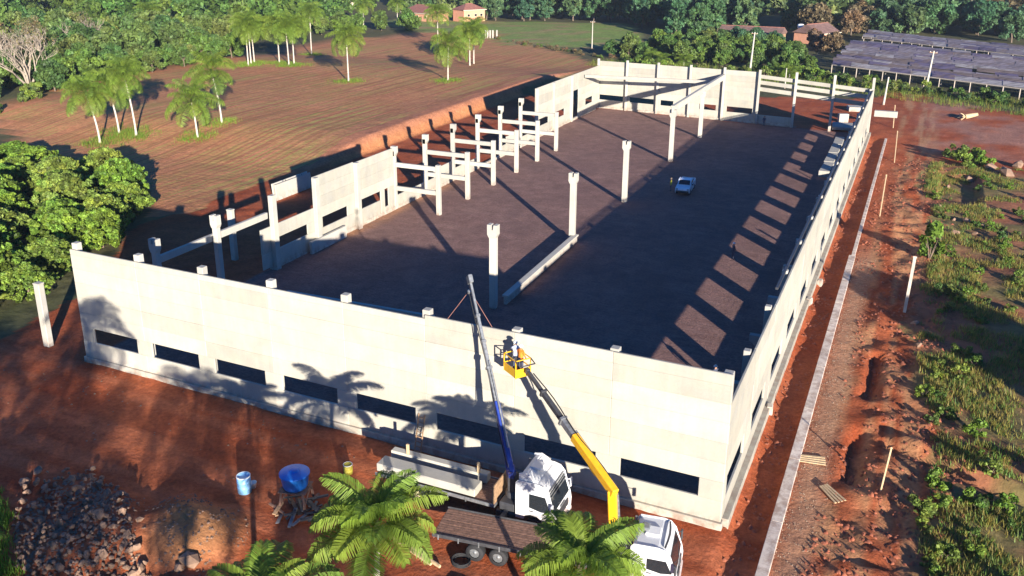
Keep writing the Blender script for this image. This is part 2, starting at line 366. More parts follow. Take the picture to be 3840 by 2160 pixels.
XS = spaced(-900, 700, -24, 66, 0.42); YS = spaced(-160, 1000, -22, 60, 0.42, 1.02)
XX, YY = np.meshgrid(XS, YS, indexing='ij'); ZZ = HT(XX, YY)
def inpoly(poly, x, y):
    c = np.zeros(x.shape, bool); n = len(poly)
    for i in range(n):
        x0, y0 = poly[i]; x1, y1 = poly[(i+1) % n]
        with np.errstate(divide='ignore', invalid='ignore'):
            c ^= ((y0 > y) != (y1 > y)) & (x < (x1-x0)*(y-y0)/(y1-y0+1e-12)+x0)
    return c
w1 = (fbm(XX*0.10, YY*0.10)-0.5)*9; w2 = (fbm(XX*0.5, YY*0.5, 1)-0.5)*2.2
FIELD = [(-96, 62), (-112, 100), (-106, 142), (-122, 196), (-104, 236), (-84, 250), (-60, 218), (-34, 196), (-20, 176), (-23, 140), (-23.5, 80), (-23, 50), (-21, 34), (-24, 30), (-40, 42), (-62, 47)]
MEADOW = [(-66, 212), (-40, 214), (-20, 226), (-34, 262), (-50, 300), (-106, 290), (-130, 292), (-150, 275), (-104, 236), (-84, 250)]
infield = inpoly(FIELD, XX+w1*0.25+w2*0.6, YY+w1*0.4); inmead = inpoly(MEADOW, XX+w1*0.6, YY+w1*0.6)
FL = (XX > -0.2) & (XX < 48.2) & (YY > 0) & (YY < 120.8-(XX+0.85)*0.127)
scrub = (XX > 57.2+w2*1.3+1.0*np.sin(YY*0.13)) & (YY < 99+w1*0.5-0.2*(XX-60))
ylim = np.interp(XX, [-30, 12, 22, 46, 50, 72, 90, 140], [129, 127, 146, 152, 166, 146, 128, 100])
dirtyard = (XX > -22.8+0.3*w2) & (YY > -200) & (YY < ylim+w1*0.35) & (XX < 140) & ~scrub
REG = np.zeros(XX.shape, int)                    # 0 forest floor
REG[dirtyard] = 1; REG[infield] = 2; REG[inmead] = 3; REG[scrub] = 4; REG[FL] = 5
REG[inpoly([(-66, 47), (-42, 43), (-27, 33), (-19, 21), (-11.5, 9), (-9, -3), (-30, -24), (-120, 10), (-100, 62)], XX+w2*0.6, YY+w2*0.6)] = 0
C = np.zeros(XX.shape+(3,))
n1 = fbm(XX*0.22, YY*0.22, 1)[..., None]; n2 = fbm(XX*0.9, YY*0.9, 2)[..., None]
def lerp(a, b, t): return np.array(a)*(1-t)+np.array(b)*t
C[:] = lerp((0.075, 0.085, 0.035), (0.12, 0.10, 0.05), n1)
soil = lerp((0.30, 0.066, 0.024), (0.37, 0.105, 0.044), np.clip((n1-0.25)*2, 0, 1)); soil = soil*(0.82+0.36*n2)
C = np.where((REG == 1)[..., None], soil, C)
C = np.where((REG == 2)[..., None], lerp((0.44, 0.172, 0.082), (0.50, 0.225, 0.112), n1), C)
C = np.where((REG == 3)[..., None], lerp((0.19, 0.26, 0.06), (0.30, 0.21, 0.095), np.clip((n1-.45)*4, 0, 1)), C)
C = np.where((REG == 4)[..., None], lerp((0.30, 0.12, 0.062), (0.20, 0.155, 0.06), np.clip((n1-.38)*4, 0, 1)), C)
C = np.where((REG == 5)[..., None], lerp((0.200, 0.110, 0.092), (0.245, 0.142, 0.116), n1), C)
def blend(mask, col): 
    global C
    C = C*(1-mask[..., None])+np.array(col)*mask[..., None]
out = (REG == 1)
blend(out*smooth(51.5, 53, XX)*smooth(59, 57, XX)*smooth(0.44, 0.62, fbm(XX*1.1, YY*0.10, 2))*0.7, (0.43, 0.235, 0.115))   # paler ruts along the strip
blend(out*smooth(1, -1, YY)*smooth(0.46, 0.60, fbm(XX*0.10, YY*1.3, 1))*0.45, (0.42, 0.150, 0.075))                        # wheel tracks in the yard
blend(out*smooth(1, -1, YY)*smooth(0.54, 0.64, fbm(XX*0.12+9, YY*1.6, 2))*0.4, (0.20, 0.055, 0.028))
blend(out*smooth(51.0, 51.3, XX)*smooth(53.2, 52.2, XX+w2*0.4)*smooth(58, 46, YY+w1)*0.6, (0.40, 0.25, 0.155))      # gravel beside the low wall
blend(out*np.exp(-(((XX-23)**2+(YY+12.9)**2)/6.5)**2)*0.85, (0.41, 0.20, 0.085))                                   # sandy heap
blend(out*smooth(99, 108, YY)*smooth(52, 60, XX)*0.5*smooth(0.3, 0.6, fbm(XX*0.15, YY*0.15)), (0.36, 0.24, 0.19))
blend((REG == 5)*smooth(2.2, 0.4, XX+w2*0.5)*smooth(30, 34, YY)*smooth(64, 56, YY), (0.40, 0.20, 0.11))               # red fill against the left wall
blend((REG == 1)*smooth(-18.6, -19.6, XX)*smooth(54, 66, YY), (0.42, 0.175, 0.075))                                 # raw face of the cut
blend(smooth(-19.9, -20.9, XX)*smooth(-34, -24, XX+w2)*smooth(46, 62, YY)*smooth(196, 170, YY), (0.37, 0.155, 0.085))
C = np.clip(C, 0.01, 0.9)
ny = len(YS); idx = np.arange(XX.size).reshape(XX.shape)
Q = np.stack([idx[:-1, :-1], idx[1:, :-1], idx[1:, 1:], idx[:-1, 1:]], -1).reshape(-1, 4)
RQ = REG[:-1, :-1].reshape(-1)
V3 = np.stack([XX, YY, ZZ], -1).reshape(-1, 3); C3 = C.reshape(-1, 3)
for r, nm, mt in ((0, 'forest_floor', 'grassg'), (1, 'ground', 'soil'), (2, 'field', 'field'), (3, 'meadow', 'grassg'), (4, 'scrubland', 'grassg'), (5, 'floor', 'floor')):
    q = Q[RQ == r]; u, inv = np.unique(q, return_inverse=True)
    me = rawmesh(nm, V3[u], inv.reshape(-1, 4), C3[u]); me.polygons.foreach_set('use_smooth', np.ones(len(q), bool))
    structure(link(nm, me, M[mt]))

# ------------------------------------------------------------------ warehouse
XP = [0.0, 6.46, 12.32, 18.18, 24.04, 29.9, 35.75, 41.6, 48.0]
ROWS = [0.42, 1.72, 2.88, 4.05, 5.25, 6.45, 7.55, 8.60]
T = 0.16
WH = thing('warehouse', 'long roofless warehouse shell of white precast concrete panels in the middle', 'building', (24, 58, 0))
def wpart(name, mb, mat='wall', parent=None, off=(24, 58, 0), **k):
    o = part(name, mb, M[mat], parent or WH, **k)
    if parent is None: o.location = (-off[0], -off[1], -off[2])
    return o
JIT = random.Random(3)
def panel(parent, a, b, z0, z1, t=T, mat='wall', name='wall_panel'):
    """one precast panel between plan points a and b; its outer edge line is a-b, thickness goes to the left"""
    a = np.array([*a, 0.0]); b = np.array([*b, 0.0]); d = (b-a)/np.linalg.norm(b-a); n = np.array([-d[1], d[0], 0])
    c = (a+b)/2+n*(t/2+JIT.uniform(-0.012, 0.012)); c[2] = (z0+z1)/2
    o = part(name, MB().beam((-np.linalg.norm(b-a)/2, 0, 0), (np.linalg.norm(b-a)/2, 0, 0), t, z1-z0, 0.028), M[mat], parent)
    o.location = c; o.rotation_euler = (0, 0, math.atan2(d[1], d[0])); return o
# front wall
fw = wpart('front_wall', MB().box((24, 0.10, 0.06), (48.2, 0.5, 0.72), 0.03))
for i in range(8):
    a, b = XP[i], XP[i+1]; top = 9.02 if i < 5 else 9.26
    z = ROWS+[top]
    for r in range(len(z)-1):
        if r != 1: panel(fw, (a, 0), (b, 0), z[r], z[r+1])
for i in range(9):                              # piers between the window openings
    l = 0.0 if i == 0 else 5.62+5.866*(i-1); r = 48.0 if i == 8 else 1.22+5.866*i
    panel(fw, (l, 0), (r, 0), ROWS[1], ROWS[2], name='pier_panel')
for i in range(9):
    x = min(max(XP[i], 0.3), 47.7); hh = 9.46 if i < 5 else (9.5 if i == 5 else (9.36 if i < 8 else 9.2))
    wpart('column', MB().box((x, 0.44, hh/2), (0.50, 0.50, hh), 0.03), 'conc')
# right wall
HR = 7.4
rw = wpart('right_wall', MB().box((48.12, 57.6, 0.02), (0.50, 114.4, 0.86), 0.03))
YB = [0.4+7.4*k for k in range(16)]; YB[0] = 0.2; YB.append(114.8)
RR = [0.45, 1.46, 2.76, 3.9, 5.05, 6.25, HR]
for k in range(15):
    for r in range(6):
        if r != 1: panel(rw, (48, YB[k]), (48, YB[k+1] if k < 14 else 114.6), RR[r], RR[r+1])
for k in range(16):
    l = YB[0] if k == 0 else 0.4+7.4*(k-1)+5.40; r = 114.6 if k == 15 else 0.4+7.4*k+0.60
    if r-l > 0.1: panel(rw, (48, l), (48, r), RR[1], RR[2], name='pier_panel')
    yc = (l+r)/2 if 0 < k < 15 else (0.75 if k == 0 else 114.1)
    if k > 0: wpart('column', MB().box((47.55, yc, 3.78), (0.40, 0.46, 7.56), 0.03).prism([(47.4, 4.3), (47.4, 5.35), (46.55, 5.35), (46.55, 4.95)], yc-0.22, yc+0.22), 'conc')
part('dark_strip', MB().beam((47.55, 18, 7.5), (47.55, 112, 7.5), 0.18, 0.16), M['dark'], WH, loc=(-24, -58, 0))  # thin dark strip, drawn only as a dark line along the inner wall top
# left wall (near pieces and far piece)
lw = wpart('left_wall', MB().box((0.0, 33.6, 0.12), (0.42, 23.0, 0.5), 0.03).box((-0.45, 103.8, 0.1), (0.42, 29.8, 0.5), 0.03).box((0.0, 66.9, 0.05), (0.36, 43.6, 0.5), 0.03))
def lpan(y0, y1, z0, z1, x=0.0, **k): return panel(lw, (x, y1), (x, y0), z0, z1, **k)
def lbay(y0, y1, zs, win=None, x=0.0):
    for a, b in zip(zs[:-1], zs[1:]):
        if win and abs(a-win[2]) < 0.01:
            if win[0]-y0 > 0.1: lpan(y0, win[0], a, b, x)
            if y1-win[1] > 0.1: lpan(win[1], y1, a, b, x)
        else: lpan(y0, y1, a, b, x)
lbay(20.8, 29.3, [0.35, 1.9, 3.02, 4.4], (23.3, 28.0, 1.9))
lbay(29.3, 36.7, [0.35, 1.9, 3.05, 4.2, 5.35, 6.5, 7.62], (30.6, 35.2, 1.9))
lpan(36.7, 44.9, 3.05, 4.2); lpan(36.7, 44.9, 4.2, 5.35); lpan(36.7, 44.9, 5.35, 6.5); lpan(36.7, 44.9, 6.5, 7.5)
lpan(36.7, 37.7, 1.95, 3.05); lpan(41.95, 42.8, 0.35, 3.05); lpan(36.7, 41.95, 0.35, 1.95); lpan(43.65, 44.9, 0.35, 3.05); lpan(42.8, 43.65, 0.35, 0.9)
for k in range(6):                               # sill panels between the frames
    y0 = 45.15+7.4*k
    if k != 3: lpan(y0, y0+7.0, 0.3, 1.65)
    if k in (1, 4): lpan(y0+2.2, y0+7.0, 1.65, 2.75)
for y, hh in ((22.5, 7.5), (29.4, 7.6), (36.9, 7.55)):
    wpart('column', MB().box((0.42, y, hh/2), (0.50, 0.68, hh), 0.03), 'conc')
xz = -0.5
lbay(89.2, 96.6, [0.3, 1.75, 2.9, 4.1, 5.3, 6.7, 8.12], (90.4, 94.8, 1.75), xz)
lbay(96.6, 105.5, [0.3, 1.75, 2.9, 4.1, 5.3, 6.7, 8.12], (98.2, 102.2, 1.75), xz)
lpan(105.5, 109.1, 5.25, 6.7, xz); lpan(105.5, 109.1, 6.7, 8.12, xz)
lbay(109.1, 120.4, [0.3, 1.75, 2.9, 4.1, 5.3, 6.7, 8.12], (112.9, 116.8, 1.75), xz)
for y in (89.4, 96.7, 105.2): wpart('column', MB().box((-0.15, y, 4.05), (0.38, 0.46, 8.1), 0.03), 'conc')
# back wall
B0 = np.array([-0.85, 120.8]); B1 = np.array([48.0, 114.6])
def bp(t): return B0+(B1-B0)*t
BA = math.atan2(*(B1-B0)[::-1]); bl = np.linalg.norm(B1-B0)
cbk = bp(2.5/8)
bwall = wpart('back_wall', MB().beam((*bp(0), 0.1), (*bp(6/8), 0.1), 0.4, 0.5, 0.03))
BR = [0.3, 1.6, 2.55, 3.8, 5.1, 6.1, 7.05, 8.0, 8.9]
for i in range(5):
    f = lambda u: bp((i+u)/8)
    for r in range(8):
        if r != 1: panel(bwall, f(0), f(1), BR[r], BR[r+1])
    wn_ = ((0.08, 0.88), (0.10, 0.88), (0.10, 0.50), (0.30, 0.80), (0.12, 0.86))[i]
    panel(bwall, f(0), f(wn_[0]), BR[1], BR[2]); panel(bwall, f(wn_[1]), f(1), BR[1], BR[2])
    if i == 2: panel(bwall, f(0.66), f(0.72), BR[1], BR[2])
for i in range(5, 8):                            # sloping rails of the open gable bays
    for za, zb, h in ((8.50, 7.45, 0.62), (7.52, 6.45, 0.66), (6.40, 5.25, 0.68)):
        u0, u1 = (i-5)/3, (i-4)/3; a = np.array([*bp(i/8), za+(zb-za)*u0-h/2]); b = np.array([*bp((i+1)/8), za+(zb-za)*u1-h/2]); c = (a+b)/2
        part('rail_panel', MB().beam(a-c, b-c, 0.2, h, 0.03), M['wall'], bwall, loc=c)
panel(bwall, bp(5/8), bp(6/8), 0.1, 1.6)
for i in range(9):
    p = bp(i/8); p = p + np.array([0.25 if i == 0 else (-0.15 if i == 8 else 0), -0.34])
    wpart('column', MB().box((p[0], p[1], 4.68), (0.40, 0.40, 9.36), 0.03), 'conc')

# free standing columns with forked heads
def forked(name, x, y, h, label, group=None, w=0.58, d=0.5, axis=0):
    t = thing(name, label, 'column', (x, y, 0), 0, group)
    a = MB().box((0, 0, (h-0.75)/2), (w*0.9, d, h-0.75), 0.03)
    part('shaft', a, M['conc'], t)
    b = MB().prism([(-w*0.45, h-1.15), (w*0.45, h-1.15), (w*0.68, h-0.85), (w*0.68, h), (w*0.22, h), (w*0.14, h-0.42), (-w*0.14, h-0.42), (-w*0.22, h), (-w*0.68, h), (-w*0.68, h-0.85)], -d*0.56, d*0.56)
    o = part('forked_head', b, M['conc'], t)
    if axis: t.rotation_euler = (0, 0, math.pi/2)
    return t
names = ['nearest of the five, beside the boom tip', 'second from the front, at the end of the floor beam', 'third from the front, on the shadow edge', 'fourth from the front, carrying the near end of the ridge beam', 'farthest of the five, under the ridge beam']
for k, (x, y) in enumerate(((23.68, 22.72), (23.6, 42.3), (23.9, 59.6), (23.5, 82.9), (23.5, 101.3))):
    forked('concrete_column', x, y, 7.62 if k < 3 else 7.55, 'free-standing concrete column with forked head on the gravel floor, '+names[k], 'central row of concrete columns', 0.66, 0.55)
for k, (x, y, h, nm) in enumerate(((0.05, 15.1, 7.5, 'forked concrete column at left side, between two others carrying the long beam'), (0.05, 7.95, 7.45, 'forked concrete column at left, its lower half in shadow behind the front wall'))):
    forked('concrete_column', x, y, h, nm, 'left side columns')
tag(part('longitudinal_beam', MB().box((0, 0, 0), (0.34, 14.4, 0.62), 0.03), M['conc'], loc=(-0.42, 15.3, 5.38)), 'long concrete beam joining the left side columns behind the front wall', 'beam')
def plain(x, y, h, label, w=0.45, d=0.42, tilt=(0, 0)):
    o = part('concrete_column', MB().box((0, 0, h/2), (w, d, h), 0.04).box((0, 0, h-0.06), (w+0.05, d+0.05, 0.10), 0.02), M['conc'], loc=(x, y, -0.05), rot=(tilt[0], tilt[1], 0))
    return tag(o, label, 'column')
plain(-5.25, 22.9, 5.35, 'short concrete post outside the left wall, half in shadow', 0.6, 0.5)
plain(-4.98, 0.65, 5.4, 'lone white concrete post on red soil left of the front wall', 0.62, 0.5)
# H shaped frames along the left side
ordn = ['first', 'second', 'third', 'fourth', 'fifth', 'sixth']
for k in range(6):
    y = 45.3+7.42*k
    t = thing('portal_structure', '%s H-shaped concrete portal from the near left wall panel, two columns and two cross beams' % ordn[k], 'concrete portal', (0, y, 0), 0, 'H-shaped portals along the left side')
    part('outer_column', MB().box((0, 0, 3.55), (0.46, 0.5, 7.1), 0.03).prism([(-0.24, 6.5), (0.24, 6.5), (0.46, 6.9), (0.46, 7.65), (-0.24, 7.65)], -0.25, 0.25), M['conc'], t)
    part('inner_column', MB().box((5.94, 0, 2.98), (0.50, 0.5, 5.96), 0.03), M['conc'], t)
    for zt in (5.72, 2.86): part('cross_beam', MB().box((2.97, 0, zt-0.26), (5.42, 0.34, 0.52), 0.025), M['conc'], t)
# beams
rb = thing('ridge_beam', 'long concrete ridge beam running from the central columns to the back wall', 'beam', (23.5, 82.4, 7.15))
part('web', MB().box((0, 17.4, 0.45), (0.24, 35.2, 0.82), 0.03), M['conc'], rb); part('top_flange', MB().box((0, 17.4, 0.96), (0.5, 35.2, 0.2), 0.03), M['conc'], rb)
tag(part('cross_beam', MB().box((0, 0, 0), (23.4, 0.36, 0.55), 0.03), M['conc'], loc=(11.6, 111.6, 7.35), rot=(0, math.radians(-0.6), 0)), 'long concrete cross beam in front of the back wall, left of the ridge beam', 'beam')
fb = thing('floor_beam', 'long white concrete beam lying on the gravel between the two nearest central columns', 'beam', (24.15, 33.1, 0.05), math.radians(1.3))
part('web', MB().box((0, 0, 0.36), (0.30, 18.9, 0.72), 0.03), M['conc'], fb); part('top_flange', MB().box((0, 0, 0.80), (0.62, 18.9, 0.18), 0.03), M['conc'], fb)
tag(part('guard_rail', MB().beam((18.4, 1.7, 8.12), (29.6, 1.7, 8.36), 0.25, 0.3, 0.02), M['conc']), 'thin concrete beam just behind the top of the front wall', 'beam')
# precast pieces waiting to be placed
def slab(loc, size, rz, label, rx=0.0, group=None, name='concrete_slab', hooks=0):
    t = thing(name, label, 'slab', loc, rz, group); t.rotation_euler = (rx, 0, rz)
    part('slab_body', MB().box((0, 0, size[2]/2), size, 0.03), M['conc'], t)
    for k in range(hooks):
        x = (k-(hooks-1)/2)*size[0]*0.45; a = np.linspace(0, math.pi, 7)
        part('lifting_loop', MB().tube([(x+0.3*math.cos(q), 0, size[2]-0.04+0.34*math.sin(q)) for q in a], 0.03, 5), M['dark'], t)
    return t
slab((-15.1, 45.6, 0.0), (7.2, 0.18, 2.0), math.pi/2, 'white precast panel standing on edge on the soil beyond the left wall', -0.10, 'panels standing on edge', hooks=2)
slab((-15.8, 45.9, 0.0), (7.2, 0.18, 2.0), math.pi/2, 'rear precast panel standing on edge beyond the left wall', -0.10, 'panels standing on edge')
slab((0.75, 30.6, 0.0), (6.2, 0.36, 1.3), math.pi/2, 'low concrete slab leaning along the foot of the near left wall')
slab((43.7, 118.0, 0.25), (3.2, 4.6, 0.5), 0.1, 'pale thick concrete slab lying inside the far right corner')
slab((43.2, 124.5, 0.0), (1.6, 0.9, 1.5), 0.4, 'small upright concrete block behind the far right corner slab')
slab((44.6, 137.6, 0.0), (3.4, 2.6, 0.8), 0.25, 'concrete slab pile outside beyond the open far right corner')
slab((50.0, 122.0, 1.9), (3.6, 0.9, 1.0), 0.0, 'short white concrete beam sticking out past the far end of the right wall')
for k in range(4):
    y0 = 82.5+6.2*k
    slab((44.55-0.06*k, y0+2.9, 0.02), (1.35, 5.9, 0.85), 0.015*(k-1.5), '%s pale concrete beam from the front in the row lying beside the right wall' % ordn[k], group='beams lying along the right wall')

# low wall beside the trench, and what lies around it
lwall = thing('low_wall', 'long low concrete wall running beside the trench right of the warehouse', 'wall', (50.7, 53, 0))
yy = -12.0
while yy < 112:
    L = 6.9; w = 0.62 if yy < 44 else 0.36
    part('wall_segment', MB().box((0 if yy < 44 else 0.08, yy+L/2-53, -0.16), (w, L-0.012, 0.66), 0.025), M['lowwall'], lwall); yy += L
def stake(a, b, label, w=0.10, mat='pale'):
    a = np.array(a, float); o = part('wooden_stake', MB().beam((0, 0, 0), np.array(b)-a, w, w, 0.01, up=(0, 1, 0.1)).beam((np.array(b)-a)*0.97, (np.array(b)-a)*1.0+1e-3, w*1.25, w*1.25, 0.01, up=(0, 1, 0.1)), M[mat], loc=a)
    return tag(o, label, 'stake')
for vb, vt, h, lb, w, mt in (((2275, 785), (2302, 645), 4.6, 'tall pale square post leaning beside the scrub right of the low wall', 0.24, 'postw'), ((2213, 545), (2230, 440), 3.6, 'thin orange timber stake on soil beside the low wall, nearest of three', 0.12, 'pale'),
                  ((2250, 410), (2258, 330), 3.4, 'thin timber stake on soil near the far end of the low wall', 0.12, 'pale'), ((2247, 322), (2252, 265), 3.4, 'thin timber stake outside the far right corner', 0.13, 'pale'), ((2215, 1235), (2243, 1125), 2.4, 'thin pale stake beside the dug pit at lower right', 0.09, 'pale')):
    b = G(*vb); d = ray(*vt); t = ((b-CAM_POS)@CF)/(d@CF); q = CAM_POS+d*t
    best = min((abs((CAM_POS+d*s)[2]-b[2]-h), s) for s in np.linspace(t*0.85, t*1.1, 60))[1]; q = CAM_POS+d*best
    stake(b-np.array([0, 0, 0.15]), q, lb, w, mt)
bd = thing('board_stack', 'bundle of pale timber boards on gravel beside the low wall', 'boards', tuple(G(2035, 1158)), 0.15)
for k in range(4): part('board', MB().box((0, 0.2*k-0.3, 0.06+0.02*k), (1.9, 0.16, 0.05), 0.005), M['pale'], bd, rot=(0, 0, 0.03*k))
bd = thing('board_stack', 'loose pale timber boards lying at an angle near the dug pit', 'boards', tuple(G(2092, 1245)), -0.95)
for k in range(4): part('board', MB().box((0, 0.17*k-0.25, 0.07+0.02*k), (1.7, 0.13, 0.05), 0.005), M['pale'], bd, rot=(0, 0, 0.04*k))
for vx, vy, lb in ((2062, 718, 'white square concrete block in the trench beside the right wall'), (2035, 765, 'tilted pale concrete block in the trench at the wall foot'), (1935, 1038, 'grey concrete block at the wall foot near the front end of the trench')):
    p = G(vx, vy); tag(part('concrete_block', MB().box((0, 0, 0.25), (0.42, 0.62, 0.55), 0.04).box((0, 0, 0.55), (0.34, 0.5, 0.12), 0.02), M['conc'], loc=p, rot=(0.1, 0, random.uniform(-.4, .4))), lb, 'block')

# ------------------------------------------------------------------ vehicles
def wheel(parent, x, y, r, w, side, rimm='grey'):
    t = part('wheel', MB().lathe([(r*0.55, -w/2), (r*0.92, -w/2), (r, -w*0.32), (r, w*0.32), (r*0.92, w/2), (r*0.55, w/2)], 20, 'y'), M['black'], parent, loc=(x, y, r))
    part('rim', MB().lathe([(r*0.58, w*0.30*side), (r*0.52, w*0.42*side), (r*0.30, w*0.25*side), (r*0.16, w*0.40*side), (0.001, w*0.42*side)], 16, 'y'), M[rimm], t)
def quad(parent, pts, mat, name, th=0.02):
    p = np.array(pts, float); n = np.cross(p[1]-p[0], p[2]-p[0]); n /= np.linalg.norm(n); k = len(p)
    v = np.vstack([p+n*th*0.6, p-n*th*0.4]); f = [tuple(range(k)), tuple(range(2*k-1, k-1, -1))]+[(i, (i+1) % k, k+(i+1) % k, k+i) for i in range(k)]
    return part(name, MB().add(v, f), M[mat], parent)
def truck(label, loc, rz, cabh, L, fairing, planks):
    """flat-bed crane lorry; x forward, origin on the ground below the rear of the bed"""
    t = thing('crane_truck', label, 'truck', loc, rz, 'crane trucks in front of the wall')
    W = 1.24; x0 = L-2.15; x1 = L
    part('chassis', MB().box((L*0.45, 0.42, 0.78), (L*0.9, 0.12, 0.28), 0.02).box((L*0.45, -0.42, 0.78), (L*0.9, 0.12, 0.28), 0.02).box((L*0.3, 0, 0.75), (0.3, 0.9, 0.3), 0.02).box((x0+0.9, 0, 0.62), (2.2, 1.7, 0.5), 0.05), M['dark'], t)
    prof = [(x0, 0.95), (x0+0.35, 0.95), (x0+0.42, 1.18), (x0+0.75, 1.32), (x0+1.2, 1.30), (x0+1.5, 1.10), (x0+1.56, 0.62), (x1-0.02, 0.50), (x1+0.02, 1.25), (x1-0.05, 1.62), (x1-0.38, cabh-0.35), (x1-0.62, cabh-0.08), (x1-0.95, cabh), (x0+0.1, cabh-0.02), (x0, cabh-0.15)]
    cab = part('cab', MB().prism(prof, -W, W), M['white'], t, bevel=0.07, seg=3)
    for s in (-1, 1):
        quad(cab, [(x1-0.22, s*(W+0.004), 1.66), (x1-0.52, s*(W+0.004), cabh-0.62), (x0+0.72, s*(W+0.004), cabh-0.62), (x0+0.72, s*(W+0.004), 1.70), (x1-0.75, s*(W+0.004), 1.58)], 'glass', 'side_window')
        quad(cab, [(x0+0.64, s*(W+0.002), 1.45), (x0+0.66, s*(W+0.002), cabh-0.5), (x0+0.64, s*(W+0.002), cabh-0.5), (x0+0.62, s*(W+0.002), 1.45)], 'dark', 'door_seam', 0.012)
        part('mirror', MB().box((x1-0.05, s*(W+0.22), 2.05), (0.10, 0.22, 0.55), 0.03).beam((x1-0.2, s*W, 2.3), (x1-0.05, s*(W+0.2), 2.25), 0.04, 0.04), M['white' if fairing else 'dark'], cab)
        part('headlight', MB().box((x1+0.0, s*0.92, 0.86), (0.10, 0.42, 0.2), 0.03), M['helmet'], cab)
        part('door_handle', MB().box((x0+0.85, s*(W+0.02), 1.5), (0.22, 0.04, 0.05), 0.01), M['dark'], cab)
        part('step', MB().box((x1-0.75, s*(W-0.02), 0.62), (0.5, 0.12, 0.06), 0.01).box((x1-0.75, s*(W-0.02), 0.95), (0.42, 0.1, 0.05), 0.01), M['dark'], cab)
    quad(cab, [(x1-0.055, -W+0.14, 1.72), (x1-0.055, W-0.14, 1.72), (x1-0.35, W-0.18, cabh-0.42), (x1-0.35, -W+0.18, cabh-0.42)], 'glass', 'windscreen', 0.05)
    for s in (-1, 1): part('wiper', MB().beam((x1-0.03, s*0.15, 1.76), (x1-0.13, s*0.75, 1.98), 0.03, 0.03), M['dark'], cab)
    for s in (-1, 1): part('panel_seam', MB().box((x1-0.72, s*(W+0.003), 1.28), (1.25, 0.012, 0.018)).box((x1-0.10, s*(W+0.003), 1.45), (0.016, 0.012, 0.9)), M['dark'], cab)
    part('badge', MB().box((x1+0.03, 0, 1.58), (0.03, 0.7, 0.09), 0.01), M['grey'], cab)
    part('exhaust', MB().tube([(x0-0.12, 0.9, 0.8), (x0-0.12, 0.9, cabh+0.1)], 0.07, 8), M['grey'], t)
    part('grille', MB().box((x1+0.03, 0, 1.25), (0.06, 1.6, 0.42), 0.02), M['dark'], cab); part('bumper', MB().box((x1+0.04, 0, 0.62), (0.16, 2.46, 0.3), 0.05), M['white'], cab)
    if fairing:
        part('roof_fairing', MB().prism([(x0+0.15, cabh-0.05), (x1-1.0, cabh-0.05), (x1-1.35, cabh+0.28), (x0+0.5, cabh+0.42), (x0+0.15, cabh+0.35)], -W+0.12, W-0.12), M['white'], cab, bevel=0.07)
        part('roof_hatch', MB().box((x0+0.7, 0, cabh+0.40), (0.7, 0.75, 0.10), 0.04), M['white'], cab)
        for k in range(3): part('sun_visor', MB().box((x1-0.35+0.06*k, 0, cabh-0.30-0.16*k), (0.06, 2.2, 0.06), 0.015), M['grey'], cab)
    else:
        part('roof_hatch', MB().box((x0+0.85, 0, cabh+0.06), (0.75, 0.7, 0.14), 0.04), M['helmet'], cab); part('air_unit', MB().box((x0+0.45, 0.12, cabh+0.12), (0.40, 0.55, 0.26), 0.05), M['grey'], cab)
        part('roof_rail', MB().tube([(x1-0.62, -1.05, cabh+0.02), (x1-0.55, -0.5, cabh+0.06), (x1-0.52, 0, cabh+0.07), (x1-0.55, 0.5, cabh+0.06), (x1-0.62, 1.05, cabh+0.02)], 0.05, 6), M['dark'], cab)
    for s in (-1, 1):
        wheel(t, x0+0.98, s*1.03, 0.50, 0.32, s, 'rim' if fairing else 'grey')
        for xw in ((1.5, 2.75) if fairing else (2.3, 3.55)): wheel(t, xw, s*0.98, 0.50, 0.5, s, 'rim' if fairing else 'grey')
        part('mudguard', MB().box((x0-0.4, s*0.95, 0.75), (0.75, 0.5, 0.5), 0.08), M['dark'], t)
    bedL = x0-1.35
    bed = part('bed', MB().box((bedL/2, 0, 1.05), (bedL, 2.3, 0.14), 0.02).box((bedL/2, 1.2, 1.14), (bedL, 0.07, 0.2), 0.015).box((bedL/2, -1.2, 1.14), (bedL, 0.07, 0.2), 0.015), M['grey' if fairing else 'dark'], t)
    n = 12
    for k in range(n):
        part('plank', MB().box((bedL/2, -1.06+2.12*k/(n-1), 1.142+0.006*random.random()), (bedL-0.1, 0.172, 0.05), 0.008), M['deck'], bed)
    for k in range(int(bedL/1.1)): part('side_post', MB().box((0.35+1.1*k, -1.25, 1.1), (0.07, 0.05, 0.3), 0.01), M['grey'], bed)
    part('rear_lights', MB().box((0.0, 0.8, 0.85), (0.06, 0.4, 0.14), 0.02).box((0.0, -0.8, 0.85), (0.06, 0.4, 0.14), 0.02), M['rope'], bed)
    part('tool_box', MB().box((x0-0.9, -0.9, 0.68), (0.8, 0.45, 0.42), 0.04), M['dark'], t)
    return t, x0
def lrot(p, loc, rz):                            # world to truck coordinates
    d = np.array(p, float)-np.array(loc); c, s = math.cos(-rz), math.sin(-rz); return np.array([c*d[0]-s*d[1], s*d[0]+c*d[1], d[2]])
